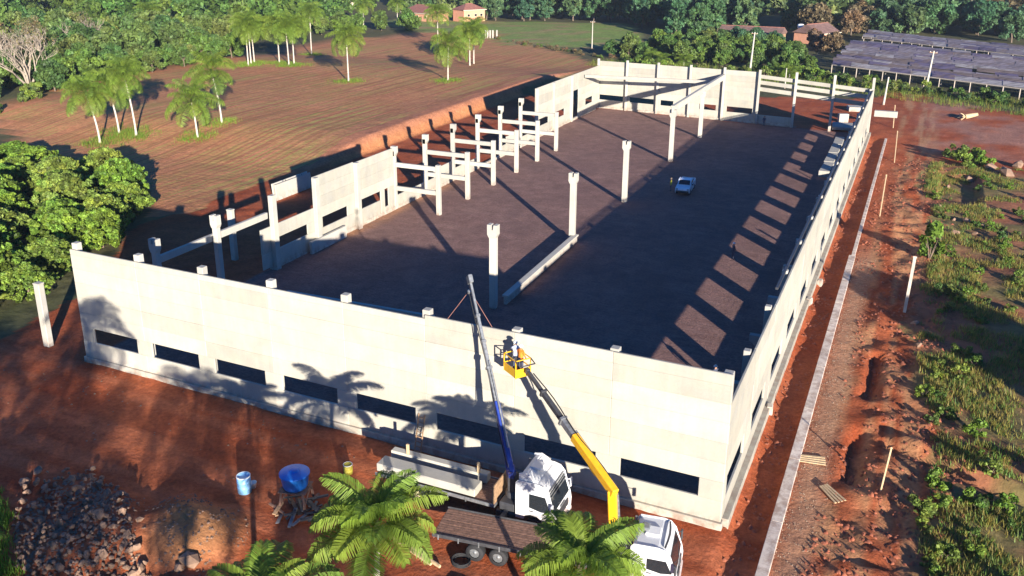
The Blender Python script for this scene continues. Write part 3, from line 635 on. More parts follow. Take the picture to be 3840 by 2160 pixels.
# lorry with the blue boom
T1 = ((29.2, -3.75, 0.0), math.radians(0.8)); t1, c1 = truck('white crane truck with blue boom lifting a panel, loaded with concrete beams', T1[0], T1[1], 3.15, 11.05, True, 12)
A = lambda p: lrot(p, *T1)
crane = part('crane_base', MB().box((c1-0.65, 0, 1.2), (0.9, 2.2, 0.5), 0.05).box((c1-0.65, -0.2, 2.0), (0.5, 0.55, 1.6), 0.06).lathe([(0.42, 1.4), (0.42, 1.75), (0.3, 1.8)], 14, 'z', (c1-0.65, -0.2, 0)), M['dark'], t1)
knee = A((37.5, -4.25, 3.35)); tip = A((32.75, 0.40, 11.95)); d = tip-knee
part('lower_arm', MB().beam((c1-0.65, -0.2, 2.5), knee+d*0.01, 0.34, 0.42, 0.04), M['blue'], crane)
boom = part('boom', MB().beam(knee-d*0.02, knee+d*0.34, 0.28, 0.38, 0.04), M['blue'], t1)
for k, (a, b, w) in enumerate(((0.30, 0.52, 0.24), (0.50, 0.66, 0.20), (0.64, 0.80, 0.17), (0.78, 1.0, 0.14))):
    part('boom_section', MB().beam(knee+d*a, knee+d*b, w, w*1.25, 0.02).beam(knee+d*(b-0.015), knee+d*b, w*1.4, w*1.7, 0.02), M['grey'], boom)
part('hydraulic_ram', MB().tube([knee+d*0.12+np.array([0.25, -0.22, 0]), knee+d*0.56+np.array([0.2, -0.16, 0])], 0.06, 8), M['grey'], boom)
part('hydraulic_ram', MB().tube([np.array([c1-0.9, -0.2, 2.2]), knee+d*0.16+np.array([0, 0, -0.25])], 0.09, 8), M['blue'], boom)
part('hose', MB().tube([knee+d*s+np.array([-0.20, -0.1*math.sin(s*9), 0.05]) for s in np.linspace(0.0, 0.9, 14)], 0.03, 5), M['black'], boom)
part('jib_head', MB().beam(tip-d*0.03, tip+d*0.015, 0.26, 0.5, 0.03).tube([tip, tip+np.array([0, 0, -0.7])], 0.035, 6).lathe([(0.001, -0.05), (0.14, 0), (0.14, 0.2), (0.001, 0.26)], 8, 'z', tip+np.array([0, 0, -0.95])), M['grey'], boom)
hk = tip+np.array([0, 0, -0.75])
for e in ((31.45, 0.08, 9.30), (34.33, 0.08, 9.30)): part('sling', MB().tube([hk, A(e)], 0.022, 5), M['rope'], boom)
for s in (-1, 1): part('outrigger', MB().box((c1-0.65, s*1.55, 0.95), (0.25, 1.0, 0.22), 0.02).tube([(c1-0.65, s*1.95, 1.0), (c1-0.65, s*1.95, 0.05)], 0.07, 8).box((c1-0.65, s*1.95, 0.05), (0.4, 0.4, 0.08), 0.02), M['dark'], t1)
for k in range(2): part('stake_post', MB().box((1.2+4.6*k, 0.55, 1.75), (0.16, 0.12, 1.3), 0.01), M['pale'], t1)
part('headboard', MB().box((c1-1.45, 0, 1.7), (0.10, 2.2, 1.1), 0.02), M['wood'], t1)
for k, (y, z, lb) in enumerate(((-0.62, 1.42, 'front'), (0.72, 1.40, 'rear'))):
    loc = np.array([29.3+3.1, -3.75+y+0.05, z-0.2])
    tag(part('concrete_beam', MB().box((0, 0, 0.30), (6.3, 0.98 if k == 0 else 0.5, 0.50), 0.04).box((0, 0, 0.02), (6.2, 0.4, 0.1), 0.01), M['conc'], loc=loc, rot=(0, 0, T1[1])), 'white concrete beam loaded on the truck with the blue boom, %s' % ('wide one nearer the camera' if k == 0 else 'narrow one nearer the wall'), 'beam', 'beams on the truck')
# lorry with the yellow boom
T2 = ((34.75, -7.25, 0.0), math.radians(8.0)); t2, c2 = truck('white crane truck with yellow boom and brown plank bed, nearest the corner', T2[0], T2[1], 2.92, 12.45, False, 12)
A = lambda p: lrot(p, *T2)
e0 = A((43.75, -5.55, 2.35)); e1 = A((43.75, -6.15, 5.0)); tip = A((37.3, -1.75, 8.05)); d = tip-e1
crane = part('crane_base', MB().box((c2-0.7, 0.15, 1.2), (0.9, 2.2, 0.5), 0.05).beam((e0[0], e0[1], 1.2), (e0[0], e0[1], 2.4), 0.5, 0.5, 0.05, up=(1, 0, 0)), M['dark'], t2)
part('lower_arm', MB().beam(e0+np.array([0, 0, -0.25]), e1, 0.42, 0.46, 0.05, up=(1, 0, 0)), M['yellow'], crane)
boom = part('boom', MB().beam(e1-d*0.03, e1+d*0.42, 0.38, 0.50, 0.05).beam(e1+d*0.16+np.array([0, 0, -0.3]), e1+d*0.24+np.array([0, 0, -0.3]), 0.2, 0.35, 0.04), M['yellow'], t2)
for a, b, w, m in ((0.40, 0.56, 0.30, 'grey'), (0.54, 0.80, 0.24, 'dark'), (0.78, 1.0, 0.18, 'dark')):
    part('boom_section', MB().beam(e1+d*a, e1+d*b, w, w*1.25, 0.02).beam(e1+d*(b-0.02), e1+d*b, w*1.4, w*1.7, 0.02), M[m], boom)
part('hydraulic_ram', MB().tube([e1+d*0.02+np.array([0.28, 0.1, -0.1]), e1+d*0.45+np.array([0.22, 0.05, 0.1])], 0.07, 8), M['grey'], boom)
part('hydraulic_ram', MB().tube([e0+np.array([0.25, 0.15, -0.2]), e1+np.array([0.22, 0.15, -0.3])], 0.09, 8), M['grey'], boom)
part('hose', MB().tube([e1+d*s+np.array([0.18, 0.12*math.sin(s*11), 0.2]) for s in np.linspace(0.05, 0.95, 12)], 0.035, 5), M['black'], boom)
for s in (-1, 1): part('outrigger', MB().box((c2-0.7, s*1.5, 0.95), (0.25, 0.9, 0.22), 0.02).tube([(c2-0.7, s*1.9, 1.0), (c2-0.7, s*1.9, 0.05)], 0.07, 8).box((c2-0.7, s*1.9, 0.05), (0.4, 0.4, 0.08), 0.02), M['dark'], t2)
part('valve_block', MB().box((c2-0.55, -0.75, 1.75), (0.35, 0.5, 0.7), 0.05).tube([(c2-0.6, -0.9, 2.0), (c2-0.3, -1.0, 2.5), (c2-0.6, -0.6, 2.9)], 0.05, 6), M['dark'], t2)
# basket hung on the boom tip
bk = (36.55, -1.35, 7.55); ba = math.radians(-35)
bx, by, bh = 1.25, 0.95, 1.05
bas = part('basket', MB().box((0, 0, 0.04), (bx, by, 0.07), 0.01), M['yellow'], t2); p = A(bk); bas.location = p; bas.rotation_euler = (0, 0, ba-T2[1])
fr = MB()
for sx in (-1, 1):
    for sy in (-1, 1): fr.tube([(sx*bx/2, sy*by/2, 0), (sx*bx/2, sy*by/2, bh)], 0.035, 6)
for z in (0.5, bh):
    for sx in (-1, 1): fr.tube([(sx*bx/2, -by/2, z), (sx*bx/2, by/2, z)], 0.035, 6)
    for sy in (-1, 1): fr.tube([(-bx/2, sy*by/2, z), (bx/2, sy*by/2, z)], 0.035, 6)
part('basket_rail', fr, M['yellow'], bas)
part('basket_side', MB().box((0, -by/2, 0.27), (bx, 0.03, 0.42), 0.005).box((bx/2, 0, 0.27), (0.03, by, 0.42), 0.005), M['yellow'], bas)
part('gate_frame', MB().tube([(bx/2+0.02, -by/2, bh), (bx/2+0.62, -by/2-0.1, bh-0.05), (bx/2+0.62, by/2-0.1, bh-0.05), (bx/2+0.02, by/2, bh)], 0.04, 6), M['dark'], bas)

# small pickup on the gravel floor
def pickup():
    t = thing('pickup_truck', 'small white pickup truck parked in shade on the gravel floor', 'pickup', (29.4, 67.8, 0), math.radians(-90+4)); t.scale = (1.1, 1.1, 1.1)
    W = 0.80
    body = part('body', MB().prism([(2.15, 0.38), (2.2, 0.62), (2.12, 0.84), (1.15, 0.98), (-2.15, 0.98), (-2.2, 0.45), (-1.75, 0.36), (-1.68, 0.62), (-1.35, 0.72), (-1.02, 0.62), (-0.95, 0.34), (0.98, 0.34), (1.05, 0.62), (1.36, 0.72), (1.68, 0.62), (1.74, 0.38)], -W, W), M['carwhite'], t, bevel=0.05)
    part('cabin', MB().prism([(1.2, 0.95), (0.55, 1.48), (-0.25, 1.52), (-0.55, 0.95)], -W+0.06, W-0.06, taper=None), M['carwhite'], body, bevel=0.06)
    quad(body, [(1.10, -0.64, 1.05), (1.10, 0.64, 1.05), (0.60, 0.58, 1.45), (0.60, -0.58, 1.45)], 'glass', 'windscreen', 0.05)
    for s in (-1, 1):
        quad(body, [(0.95, s*0.746, 1.02), (0.5, s*0.746, 1.42), (-0.18, s*0.746, 1.44), (-0.38, s*0.746, 1.02)], 'glass', 'side_window')
        part('headlight', MB().box((2.12, s*0.62, 0.72), (0.14, 0.26, 0.16), 0.03), M['grey'], body)
        part('mirror', MB().box((0.85, s*0.9, 1.06), (0.12, 0.18, 0.14), 0.03), M['dark'], body)
        for x in (1.36, -1.35): wheel(t, x, s*0.70, 0.31, 0.2, s)
    part('cargo_bed', MB().box((-1.35, 0, 0.995), (1.4, 1.36, 0.02), 0.0), M['dark'], body)
    part('tailgate', MB().box((-2.12, 0, 1.06), (0.06, 1.5, 0.18), 0.02).box((-1.35, 0.75, 1.06), (1.55, 0.06, 0.18), 0.02).box((-1.35, -0.75, 1.06), (1.55, 0.06, 0.18), 0.02), M['carwhite'], body)
    part('bumper', MB().box((2.2, 0, 0.5), (0.12, 1.5, 0.2), 0.04), M['dark'], body)
    return t
pickup()

# ------------------------------------------------------------------ people
def person(loc, rz, label, shirt, legs, helmet, pose='stand', s=1.0):
    """one continuous skinned figure; clothing bands are faces of the same mesh"""
    J = dict(pel=(0, 0, .95), sp=(0, 0, 1.15), ch=(0, 0, 1.36), nk=(0, 0, 1.50), hd=(0.01, 0, 1.60), top=(0.01, 0, 1.72),
             ls=(0, .18, 1.40), le=(.05, .25, 1.13), lh=(.20, .22, .92), rs=(0, -.18, 1.40), re=(.05, -.25, 1.13), rh=(.20, -.22, .92),
             lhp=(0, .10, .90), lk=(.04, .11, .50), la=(-.02, .12, .09), lt=(.14, .13, .05), rhp=(0, -.10, .90), rk=(.02, -.11, .50), ra=(-.03, -.12, .09), rt=(.13, -.13, .05))
    if pose == 'reach':                          # leaning over the basket edge with both arms forward
        J.update(sp=(.06, 0, 1.13), ch=(.20, 0, 1.30), nk=(.31, 0, 1.40), hd=(.38, .0, 1.47), top=(.44, 0, 1.57), ls=(.20, .18, 1.33), rs=(.20, -.18, 1.33), le=(.42, .24, 1.18), re=(.42, -.24, 1.18), lh=(.66, .16, 1.20), rh=(.66, -.14, 1.16))
    R = dict(pel=.15, sp=.13, ch=.16, nk=.06, hd=.095, top=.07, ls=.075, le=.048, lh=.035, rs=.075, re=.048, rh=.035, lhp=.10, lk=.065, la=.045, lt=.04, rhp=.10, rk=.065, ra=.045, rt=.04)
    E = [('pel', 'sp'), ('sp', 'ch'), ('ch', 'nk'), ('nk', 'hd'), ('hd', 'top'), ('ch', 'ls'), ('ls', 'le'), ('le', 'lh'), ('ch', 'rs'), ('rs', 're'), ('re', 'rh'), ('pel', 'lhp'), ('lhp', 'lk'), ('lk', 'la'), ('la', 'lt'), ('pel', 'rhp'), ('rhp', 'rk'), ('rk', 'ra'), ('ra', 'rt')]
    ks = list(J); me = bpy.data.meshes.new('person'); V = [np.array(J[k])*s for k in ks]; EE = [(ks.index(a), ks.index(b)) for a, b in E]; RR_ = [R[k]*s for k in ks]
    for h, sg in (('lh', 1), ('rh', -1)):        # hands: four fingers and a thumb each
        b = ks.index(h); w = V[b]; e = V[ks.index(h[0]+'e')]; dr = (w-e)/np.linalg.norm(w-e); sd = np.array([0, 1.0, 0])
        for q in range(4):
            o = (q-1.5)*0.022*s; L = (.075, .09, .085, .065)[q]*s; n = len(V)
            V += [w+dr*0.06*s+sd*o, w+dr*(0.06*s+L*.6)+sd*o*1.15, w+dr*(0.06*s+L)+sd*o*1.15+np.array([0, 0, -.02*s])]; RR_ += [.010*s, .009*s, .008*s]; EE += [(b, n), (n, n+1), (n+1, n+2)]
        n = len(V); V += [w+dr*0.02*s-sd*sg*0.04*s, w+dr*0.06*s-sd*sg*0.06*s]; RR_ += [.011*s, .009*s]; EE += [(b, n), (n, n+1)]
    me.from_pydata([tuple(v) for v in V], EE, [])
    o = bpy.data.objects.new('person', me); COL.objects.link(o)
    md = o.modifiers.new('skin', 'SKIN'); sk = me.skin_vertices[0].data
    for i, r in enumerate(RR_): sk[i].radius = (r, r)
    sk[0].use_root = True
    sd = o.modifiers.new('sub', 'SUBSURF'); sd.levels = 1; sd.render_levels = 1
    dg = bpy.context.evaluated_depsgraph_get(); m2 = bpy.data.meshes.new_from_object(o.evaluated_get(dg)); bpy.data.objects.remove(o)
    for m in (M['skin'], M[shirt], M[legs], M['black']): m2.materials.append(m)
    hd = np.array(J['nk'])*s
    for pl in m2.polygons:
        c = np.array(pl.center); pl.use_smooth = True
        dh = min(np.linalg.norm(c-np.array(J[k])*s) for k in ('lh', 'rh')); dn = np.linalg.norm(c-np.array(J['hd'])*s)
        pl.material_index = 0 if (dh < .16*s or dn < 0.14*s) else (3 if c[2] < .10*s else (2 if c[2] < .96*s and dh > .2*s else 1))
    o = link('person', m2, None, None, loc, (0, 0, rz)); tag(o, label, 'person')
    t = np.array(J['top'])*s; hm = M['helmet'] if helmet else M['bark2']
    part('helmet' if helmet else 'hair', MB().lathe([(.135*s, -.03*s), (.125*s, 0), (.115*s, .05*s), (.07*s, .105*s), (.001, .12*s)], 12, 'z', t+np.array([0, 0, -.045*s])).box(t+np.array([.10*s, 0, -.07*s]), (.10*s, .18*s, .02*s), .005), hm, o)
    return o
person((36.45, -1.30, 7.63), math.radians(118), 'worker in pale grey shirt leaning out of the yellow basket at the wall top', 'shirt', 'jeans', True, 'reach')
person((36.80, -1.45, 7.63), math.radians(70), 'worker in orange vest standing in the yellow basket', 'orange', 'jeans', True, 'stand', 0.98)
person((27.75, 66.9, 0), math.radians(200), 'worker in yellow top standing beside the white pickup', 'vest', 'jeans', False)
q = G(1858, 868); person((44.2, 16.2, 0), math.radians(150), 'worker in white helmet standing in shade beside the right wall', 'jeans', 'jeans', True)
q = G(1843, 652); person((q[0], q[1], 0), math.radians(40), 'worker in dark clothes and white helmet among the light patches on the floor', 'jeans', 'jeans', True)
person((31.3, 115.3, 0), math.radians(-100), 'worker in dark clothes in shade at the back wall', 'jeans', 'jeans', False)

# ------------------------------------------------------------------ site clutter
p = G(747, 1268); tk = thing('water_tank', 'bright blue plastic water tank on a dark timber frame in the yard', 'tank', p, 0.3)
part('barrel', MB().lathe([(0.001, 1.15), (0.62, 1.15), (0.70, 1.3), (0.80, 1.95), (0.86, 2.0), (0.86, 2.08), (0.80, 2.1), (0.6, 2.16), (0.25, 2.2), (0.001, 2.2)], 24), M['tank'], tk)
part('lid', MB().lathe([(0.30, 2.17), (0.30, 2.25), (0.2, 2.28), (0.001, 2.28)], 16), M['tank'], tk)
part('band_label', MB().box((0.0, -0.735, 1.5), (0.5, 0.02, 0.09), 0.004), M['helmet'], tk, rot=(-0.15, 0, -0.2))
fr = MB()
for sx in (-1, 1):
    for sy in (-1, 1): part('leg', MB().beam((sx*0.75, sy*0.75, 0), (sx*0.62, sy*0.62, 1.1), 0.12, 0.12, 0.01, up=(0, 1, 0)), M['deck'], tk)
    part('cross_brace', MB().beam((sx*0.7, -0.75, 0.25), (sx*0.65, 0.75, 0.95), 0.06, 0.1, 0.005), M['deck'], tk)
for k in range(5): part('plank', MB().box((0, -0.56+0.28*k, 1.11), (1.6, 0.24, 0.06), 0.005), M['deck'], tk)
hp = thing('timber_heap', 'dark heap of timber offcuts and scrap around the blue water tank', 'timber heap', G(760, 1300))
for k in range(26):
    a = random.uniform(0, 6.3); r = random.uniform(0.5, 1.7); L = random.uniform(0.6, 1.6)
    part('offcut', MB().box((0, 0, 0), (L, random.uniform(.08, .22), random.uniform(.04, .12)), 0.01), M[random.choice(['deck', 'wood', 'dark', 'dark', 'grey'])], hp, loc=(r*math.cos(a), r*math.sin(a), 0.08+0.3*random.random()), rot=(random.uniform(-.15, .15), random.uniform(-.15, .15), random.uniform(0, 3.1)))
def drum(v, mat, label, h=0.95, r=0.34, lean=0.0):
    p = G(*v); t = thing('drum', label, 'drum', p); t.rotation_euler = (lean, 0, 0.2)
    part('drum_body', MB().lathe([(0.001, 0), (r, 0), (r, h*0.32), (r*1.04, h*0.34), (r, h*0.36), (r, h*0.64), (r*1.04, h*0.66), (r, h*0.68), (r, h), (r*0.9, h*1.01), (r*0.88, h*0.95), (0.001, h*0.95)], 20), M[mat], t)
    part('rim_ring', MB().lathe([(r*1.03, h*0.98), (r*1.03, h*1.03), (r*0.9, h*1.03), (r*0.9, h*0.98)], 20), M['helmet' if mat != 'yellow' else 'dark'], t); return t
drum((616, 1236), 'ltblue', 'light blue plastic drum on red soil left of the water tank', 1.05, 0.40)
drum((876, 1190), 'drumy', 'small yellow drum on shaded soil behind the palm', 0.6, 0.28)
q = G(637, 1226); tag(part('bucket', MB().lathe([(0.001, 0), (0.16, 0), (0.22, 0.34), (0.24, 0.35), (0.20, 0.33), (0.001, 0.1)], 14), M['helmet'], loc=q), 'white bucket beside the light blue drum', 'bucket')
ld = thing('ladder', 'wooden ladder leaning against the front wall behind the loaded truck', 'ladder', (29.55, -0.75, 0)); ld.rotation_euler = (math.radians(-14), 0, math.radians(-4))
for s in (-1, 1): part('rail', MB().box((s*0.22, 0, 1.35), (0.06, 0.08, 2.7), 0.01), M['wood'], ld)
for k in range(8): part('rung', MB().box((0, 0, 0.3+0.31*k), (0.42, 0.045, 0.05), 0.005), M['wood'], ld)
q = G(1160, 1418); tag(part('cable_coil', sum(([c] for c in ()), MB()) if False else MB().tube([(0.45*math.cos(a)*(1+.1*math.sin(a*.3)), 0.45*math.sin(a), 0.06+0.008*a) for a in np.linspace(0, 30, 90)], 0.035, 5), M['black'], loc=q), 'coil of black cable on the soil behind the brown truck bed', 'cable')
for k, v in enumerate(((1030, 1385), (1050, 1392))):
    tag(part('timber_beam', MB().box((0, 0, 0.08), (3.4, 0.14, 0.14), 0.01).box((0.2*k, 0.01, 0.16), (2.9, 0.08, 0.03), 0.004), M['pale'], loc=G(*v), rot=(0, 0, -0.33+0.03*k)), 'pale timber lying on soil %s the palm trunk' % ('just right of' if k == 0 else 'a little farther right of'), 'timber', 'timbers on the soil')
# rubble pile
def stone_mesh(seed):
    r = random.Random(seed); bm = bmesh.new(); bmesh.ops.create_icosphere(bm, subdivisions=1, radius=0.5)
    sc = (r.uniform(.8, 1.3), r.uniform(.7, 1.1), r.uniform(.5, .8))
    for v in bm.verts:
        k = r.uniform(.72, 1.12); v.co = Vector((v.co.x*sc[0]*k, v.co.y*sc[1]*k, v.co.z*sc[2]*k))
    me = bpy.data.meshes.new('stone'); bm.to_mesh(me); bm.free(); me.materials.append(M['stone']); return me
SM = [stone_mesh(i) for i in range(8)]
pile = thing('rubble_pile', 'large pile of broken stones and rubble at the lower left', 'rubble', G(190, 1330))
pl = np.array(pile.location)
poly = [(60, 1195), (230, 1180), (320, 1240), (330, 1330), (380, 1449), (300, 1520), (60, 1520), (30, 1330)]
n = 0
while n < 295:
    vx, vy = random.uniform(30, 390), random.uniform(1175, 1520)
    if not inpoly(poly, np.array([vx]), np.array([vy]))[0]: continue
    p = G(vx, vy); s = random.choice((0.2, 0.26, 0.3, 0.34, 0.4, 0.55)); n += 1
    o = link('stone', random.choice(SM), None, pile, p-pl+np.array([0, 0, 0.12*s+random.uniform(0, .22)]), (random.random()*6, random.random()*6, random.random()*6), s)
for k, (vx, vy, s, lb) in enumerate(((480, 1415, 1.1, 'largest pale boulder left of the sandy heap'), (452, 1432, .7, 'pale boulder at the bottom edge beside the largest boulder'), (62, 1215, .75, 'pale boulder at the upper left end of the rubble pile'), (352, 1310, .55, 'pale stone lying between rubble pile and sandy heap'), (335, 1448, .8, 'pale block at the bottom edge right of the rubble'))):
    tag(link('boulder', SM[k].copy(), None, None, G(vx, vy)+np.array([0, 0, .15*s]), (0.2, 0.1, k), s), lb, 'boulder')
for k, (vx, vy, s) in enumerate(((2405, 590, 1.0), (2432, 560, 1.2), (2450, 590, .8), (2400, 555, .7), (2425, 605, .7), (2470, 570, .8), (2440, 455, 1.4), (2490, 425, 2.2), (2530, 440, 2.6), (2560, 420, 2.0), (2300, 815, .8), (2310, 870, .7), (2365, 520, .6), (2385, 470, .7))):
    lb = 'pale boulder among the scrub right of the soil strip' if k < 6 or k > 9 else 'large pale boulder beside the dirt yard at the right edge'
    tag(link('boulder', SM[k % 8], None, None, G(vx, vy)+np.array([0, 0, .1*s]), (random.random(), random.random(), k), s), lb, 'boulder', 'boulders in the scrub' if k < 6 or k > 9 else 'large boulders by the dirt yard')
# clods of soil and small stones
def scatter_clods(name, pts, smin, smax, mat):
    ico = [(0, 0, 1), (.9, 0, .1), (0.28, .85, 0), (-.73, .53, .1), (-.73, -.53, 0), (.28, -.85, .1)]; tri = [(0, 1, 2), (0, 2, 3), (0, 3, 4), (0, 4, 5), (0, 5, 1)]
    pts = np.asarray(pts); n = len(pts); s = RNG.uniform(smin, smax, (n, 1, 1))*RNG.uniform(.6, 1.3, (n, 1, 3)); a = RNG.uniform(0, 6.3, n)
    b = np.array(ico)[None]*(1+RNG.uniform(-.3, .3, (n, 6, 3)))*s
    ca, sa = np.cos(a)[:, None], np.sin(a)[:, None]; v = np.stack([b[..., 0]*ca-b[..., 1]*sa, b[..., 0]*sa+b[..., 1]*ca, b[..., 2]*0.8], -1)+pts[:, None, :]
    v[..., 2] -= 0.25*s[..., 0]; f = (np.array(tri)[None]+6*np.arange(n)[:, None, None]).reshape(-1, 3)
    return stuff(link(name, rawmesh(name, v.reshape(-1, 3), f), M[mat]))
def rpts(n, fx, fy, keep=None):
    x = fx(n); y = fy(n)
    if keep is not None: m = keep(x, y); x, y = x[m], y[m]
    return np.stack([x, y, HT(x, y)], 1)
U = RNG.uniform
P1 = rpts(5200, lambda n: U(51.2, 60, n), lambda n: -4+U(0, 1, n)**1.3*104, lambda x, y: (fbm(x*.4, y*.4, 2) > 0.44) & (x > 51.2+1.2*(y < 45)))
P2 = rpts(1500, lambda n: U(48.5, 50.3, n), lambda n: U(-5, 105, n), lambda x, y: fbm(x*.8, y*.8, 1) > 0.5)
scatter_clods('soil_clods', np.vstack([P1, P2]), 0.06, 0.24, 'clod')['label'] = 'clods of dug red soil along the trench and strip'
P3 = rpts(5200, lambda n: U(10, 30, n), lambda n: U(-24, -8, n), lambda x, y: (HT(x, y) > 0.18) & (fbm(x*.6, y*.6, 2) > .4)); P4 = rpts(700, lambda n: U(-6, 34, n), lambda n: U(-9, -0.3, n), lambda x, y: fbm(x*.6, y*.6, 2) > .55)
scatter_clods('small_stones', np.vstack([P3, P4]), 0.03, 0.13, 'stone')['label'] = 'small stones strewn over the soil heaps at lower left'
x = U(12, 23, 2600); y = U(-23, -10, 2600)
mk = inpoly([tuple(G(*v)[:2]) for v in poly], x, y); P6 = np.stack([x[mk], y[mk], HT(x[mk], y[mk])+.04], 1); scatter_clods('rubble_bits', P6, 0.07, 0.17, 'stone')['label'] = 'smaller broken stones filling the rubble pile'
P5 = rpts(2600, lambda n: 51.0+RNG.random(n)**1.6*2.0, lambda n: U(-5, 50, n)); scatter_clods('gravel', P5, 0.02, 0.055, 'gravelm')['label'] = 'strip of pale gravel beside the low wall'

# ------------------------------------------------------------------ vegetation meshes
def leaf_cloud(centres, radii, n, size, flat=0.0, shade=0.35, rng=RNG, aspect=1.6):
    """n leaf quads spread over the skins of clumps; colour varies leaf by leaf and clump by clump"""
    centres = np.asarray(centres, float); radii = np.asarray(radii, float); m = len(centres)
    w = radii**2; k = rng.choice(m, n, p=w/w.sum())
    d = rng.normal(size=(n, 3)); d[:, 2] += 0.25; d /= np.linalg.norm(d, axis=1)[:, None]
    r = radii[k]*rng.uniform(0.55, 1.08, n)
    c = centres[k]+d*r[:, None]*np.array([1, 1, 0.85])
    nrm = d*0.8+rng.normal(size=(n, 3))*0.9; nrm /= np.linalg.norm(nrm, axis=1)[:, None]
    t = np.cross(nrm, rng.normal(size=(n, 3))); t /= np.linalg.norm(t, axis=1)[:, None]; b = np.cross(nrm, t)
    s = size*rng.uniform(0.55, 1.35, n)[:, None]
    v = np.stack([c-t*s*aspect*.5, c+b*s*.5-nrm*s*.1, c+t*s*aspect*.5, c-b*s*.5-nrm*s*.1], 1).reshape(-1, 3)
    f = np.arange(4*n).reshape(-1, 4)
    ct = rng.uniform(1-shade, 1+shade, m)[k]*rng.uniform(0.6, 1.4, n); hue = rng.uniform(-.12, .12, m)[k]
    col = np.stack([ct*(1+hue), ct, ct*(1-hue)], 1); return v, f, np.repeat(col, 4, 0)
def crown_mesh(name, R, H, nclump, n, size, seed, shade=0.3, low=0.06, cl=(.20, .34)):
    r = np.random.default_rng(seed); u = low+(1.06-low)*r.random(nclump)**0.85; a = r.uniform(0, 6.283, nclump)
    prof = np.sin(np.pi*np.clip(0.16+0.76*u, 0, 1))**0.7; q = prof*R*r.uniform(.30, .95, nclump)
    c = np.stack([q*np.cos(a), q*np.sin(a), u*H*.88], 1); c[:, :2] += r.normal(size=(nclump, 2))*R*.07
    v, f, col = leaf_cloud(c, r.uniform(*cl, nclump)*R, n, size, rng=r, shade=shade); return rawmesh(name, v, f, col)
def trunk_mesh(name, h, r, seed, spread=1.6, z0=0.0):
    q = random.Random(seed); m = MB(); top = (q.uniform(-.3, .3), q.uniform(-.3, .3), h)
    m.tube([(0, 0, -0.3), (top[0]*.3, top[1]*.3, h*.5), top], [r*1.25, r, r*.75], 7)
    for k in range(5):
        a = 6.28*k/5+q.random(); L = spread*q.uniform(.7, 1.2)
        m.tube([np.array(top)*(.8 if k % 2 else 1), np.array(top)+np.array([math.cos(a)*L*.5, math.sin(a)*L*.5, L*.6]), np.array(top)+np.array([math.cos(a)*L, math.sin(a)*L, L*1.3])], [r*.55, r*.4, r*.15], 5, cap=False)
    return m.mesh(name)
CROWN = [crown_mesh('crown', 3.7, 6.6, 34, 3400, 0.48, 20+i, 0.36) for i in range(5)]
CROWN_T = [crown_mesh('crown', 3.1, 10.0, 40, 3400, 0.50, 40+i, 0.34) for i in range(3)]
CROWN_N = [crown_mesh('crown', 4.5, 6.6, 300, 16000, 0.27, 60+i, 0.6, cl=(.035, .14)) for i in range(3)]
CROWN_F = [crown_mesh('crown', 3.8, 8.2, 26, 1150, 0.62, 70+i, 0.36) for i in range(4)]
TRUNK = [trunk_mesh('trunk', 2.6, 0.18, i) for i in range(3)]
SHRUB = [crown_mesh('foliage', 1.1, 1.7, 14, 700, 0.20, 80+i) for i in range(4)]
TRCNT = [0]
def tree(x, y, s, label, group, crowns, leaf, trunkm='bark', ct=None, zs=1.0, cat='tree', sub='broadleaf_tree'):
    z = float(HT(np.array([x]), np.array([y]))[0]); k = TRCNT[0]; TRCNT[0] += 1
    t = thing(sub, label, cat, (x, y, z), random.uniform(0, 6.3), group); t.scale = (s, s, s*zs)
    cm = crowns[k % len(crowns)] if ct is None else crowns[ct]
    key = cm.name+leaf
    if key not in LM: c2 = cm.copy(); c2.materials.clear(); c2.materials.append(M[leaf]); LM[key] = c2
    link('crown', LM[key], None, t, (0, 0, 0.7 if crowns is not CROWN_N else 0.1))
    tm = TRUNK[k % 3]; key = tm.name+trunkm
    if key not in LM: c2 = tm.copy(); c2.materials.clear(); c2.materials.append(M[trunkm]); LM[key] = c2
    link('trunk', LM[key], None, t)
    return t
LM = {}
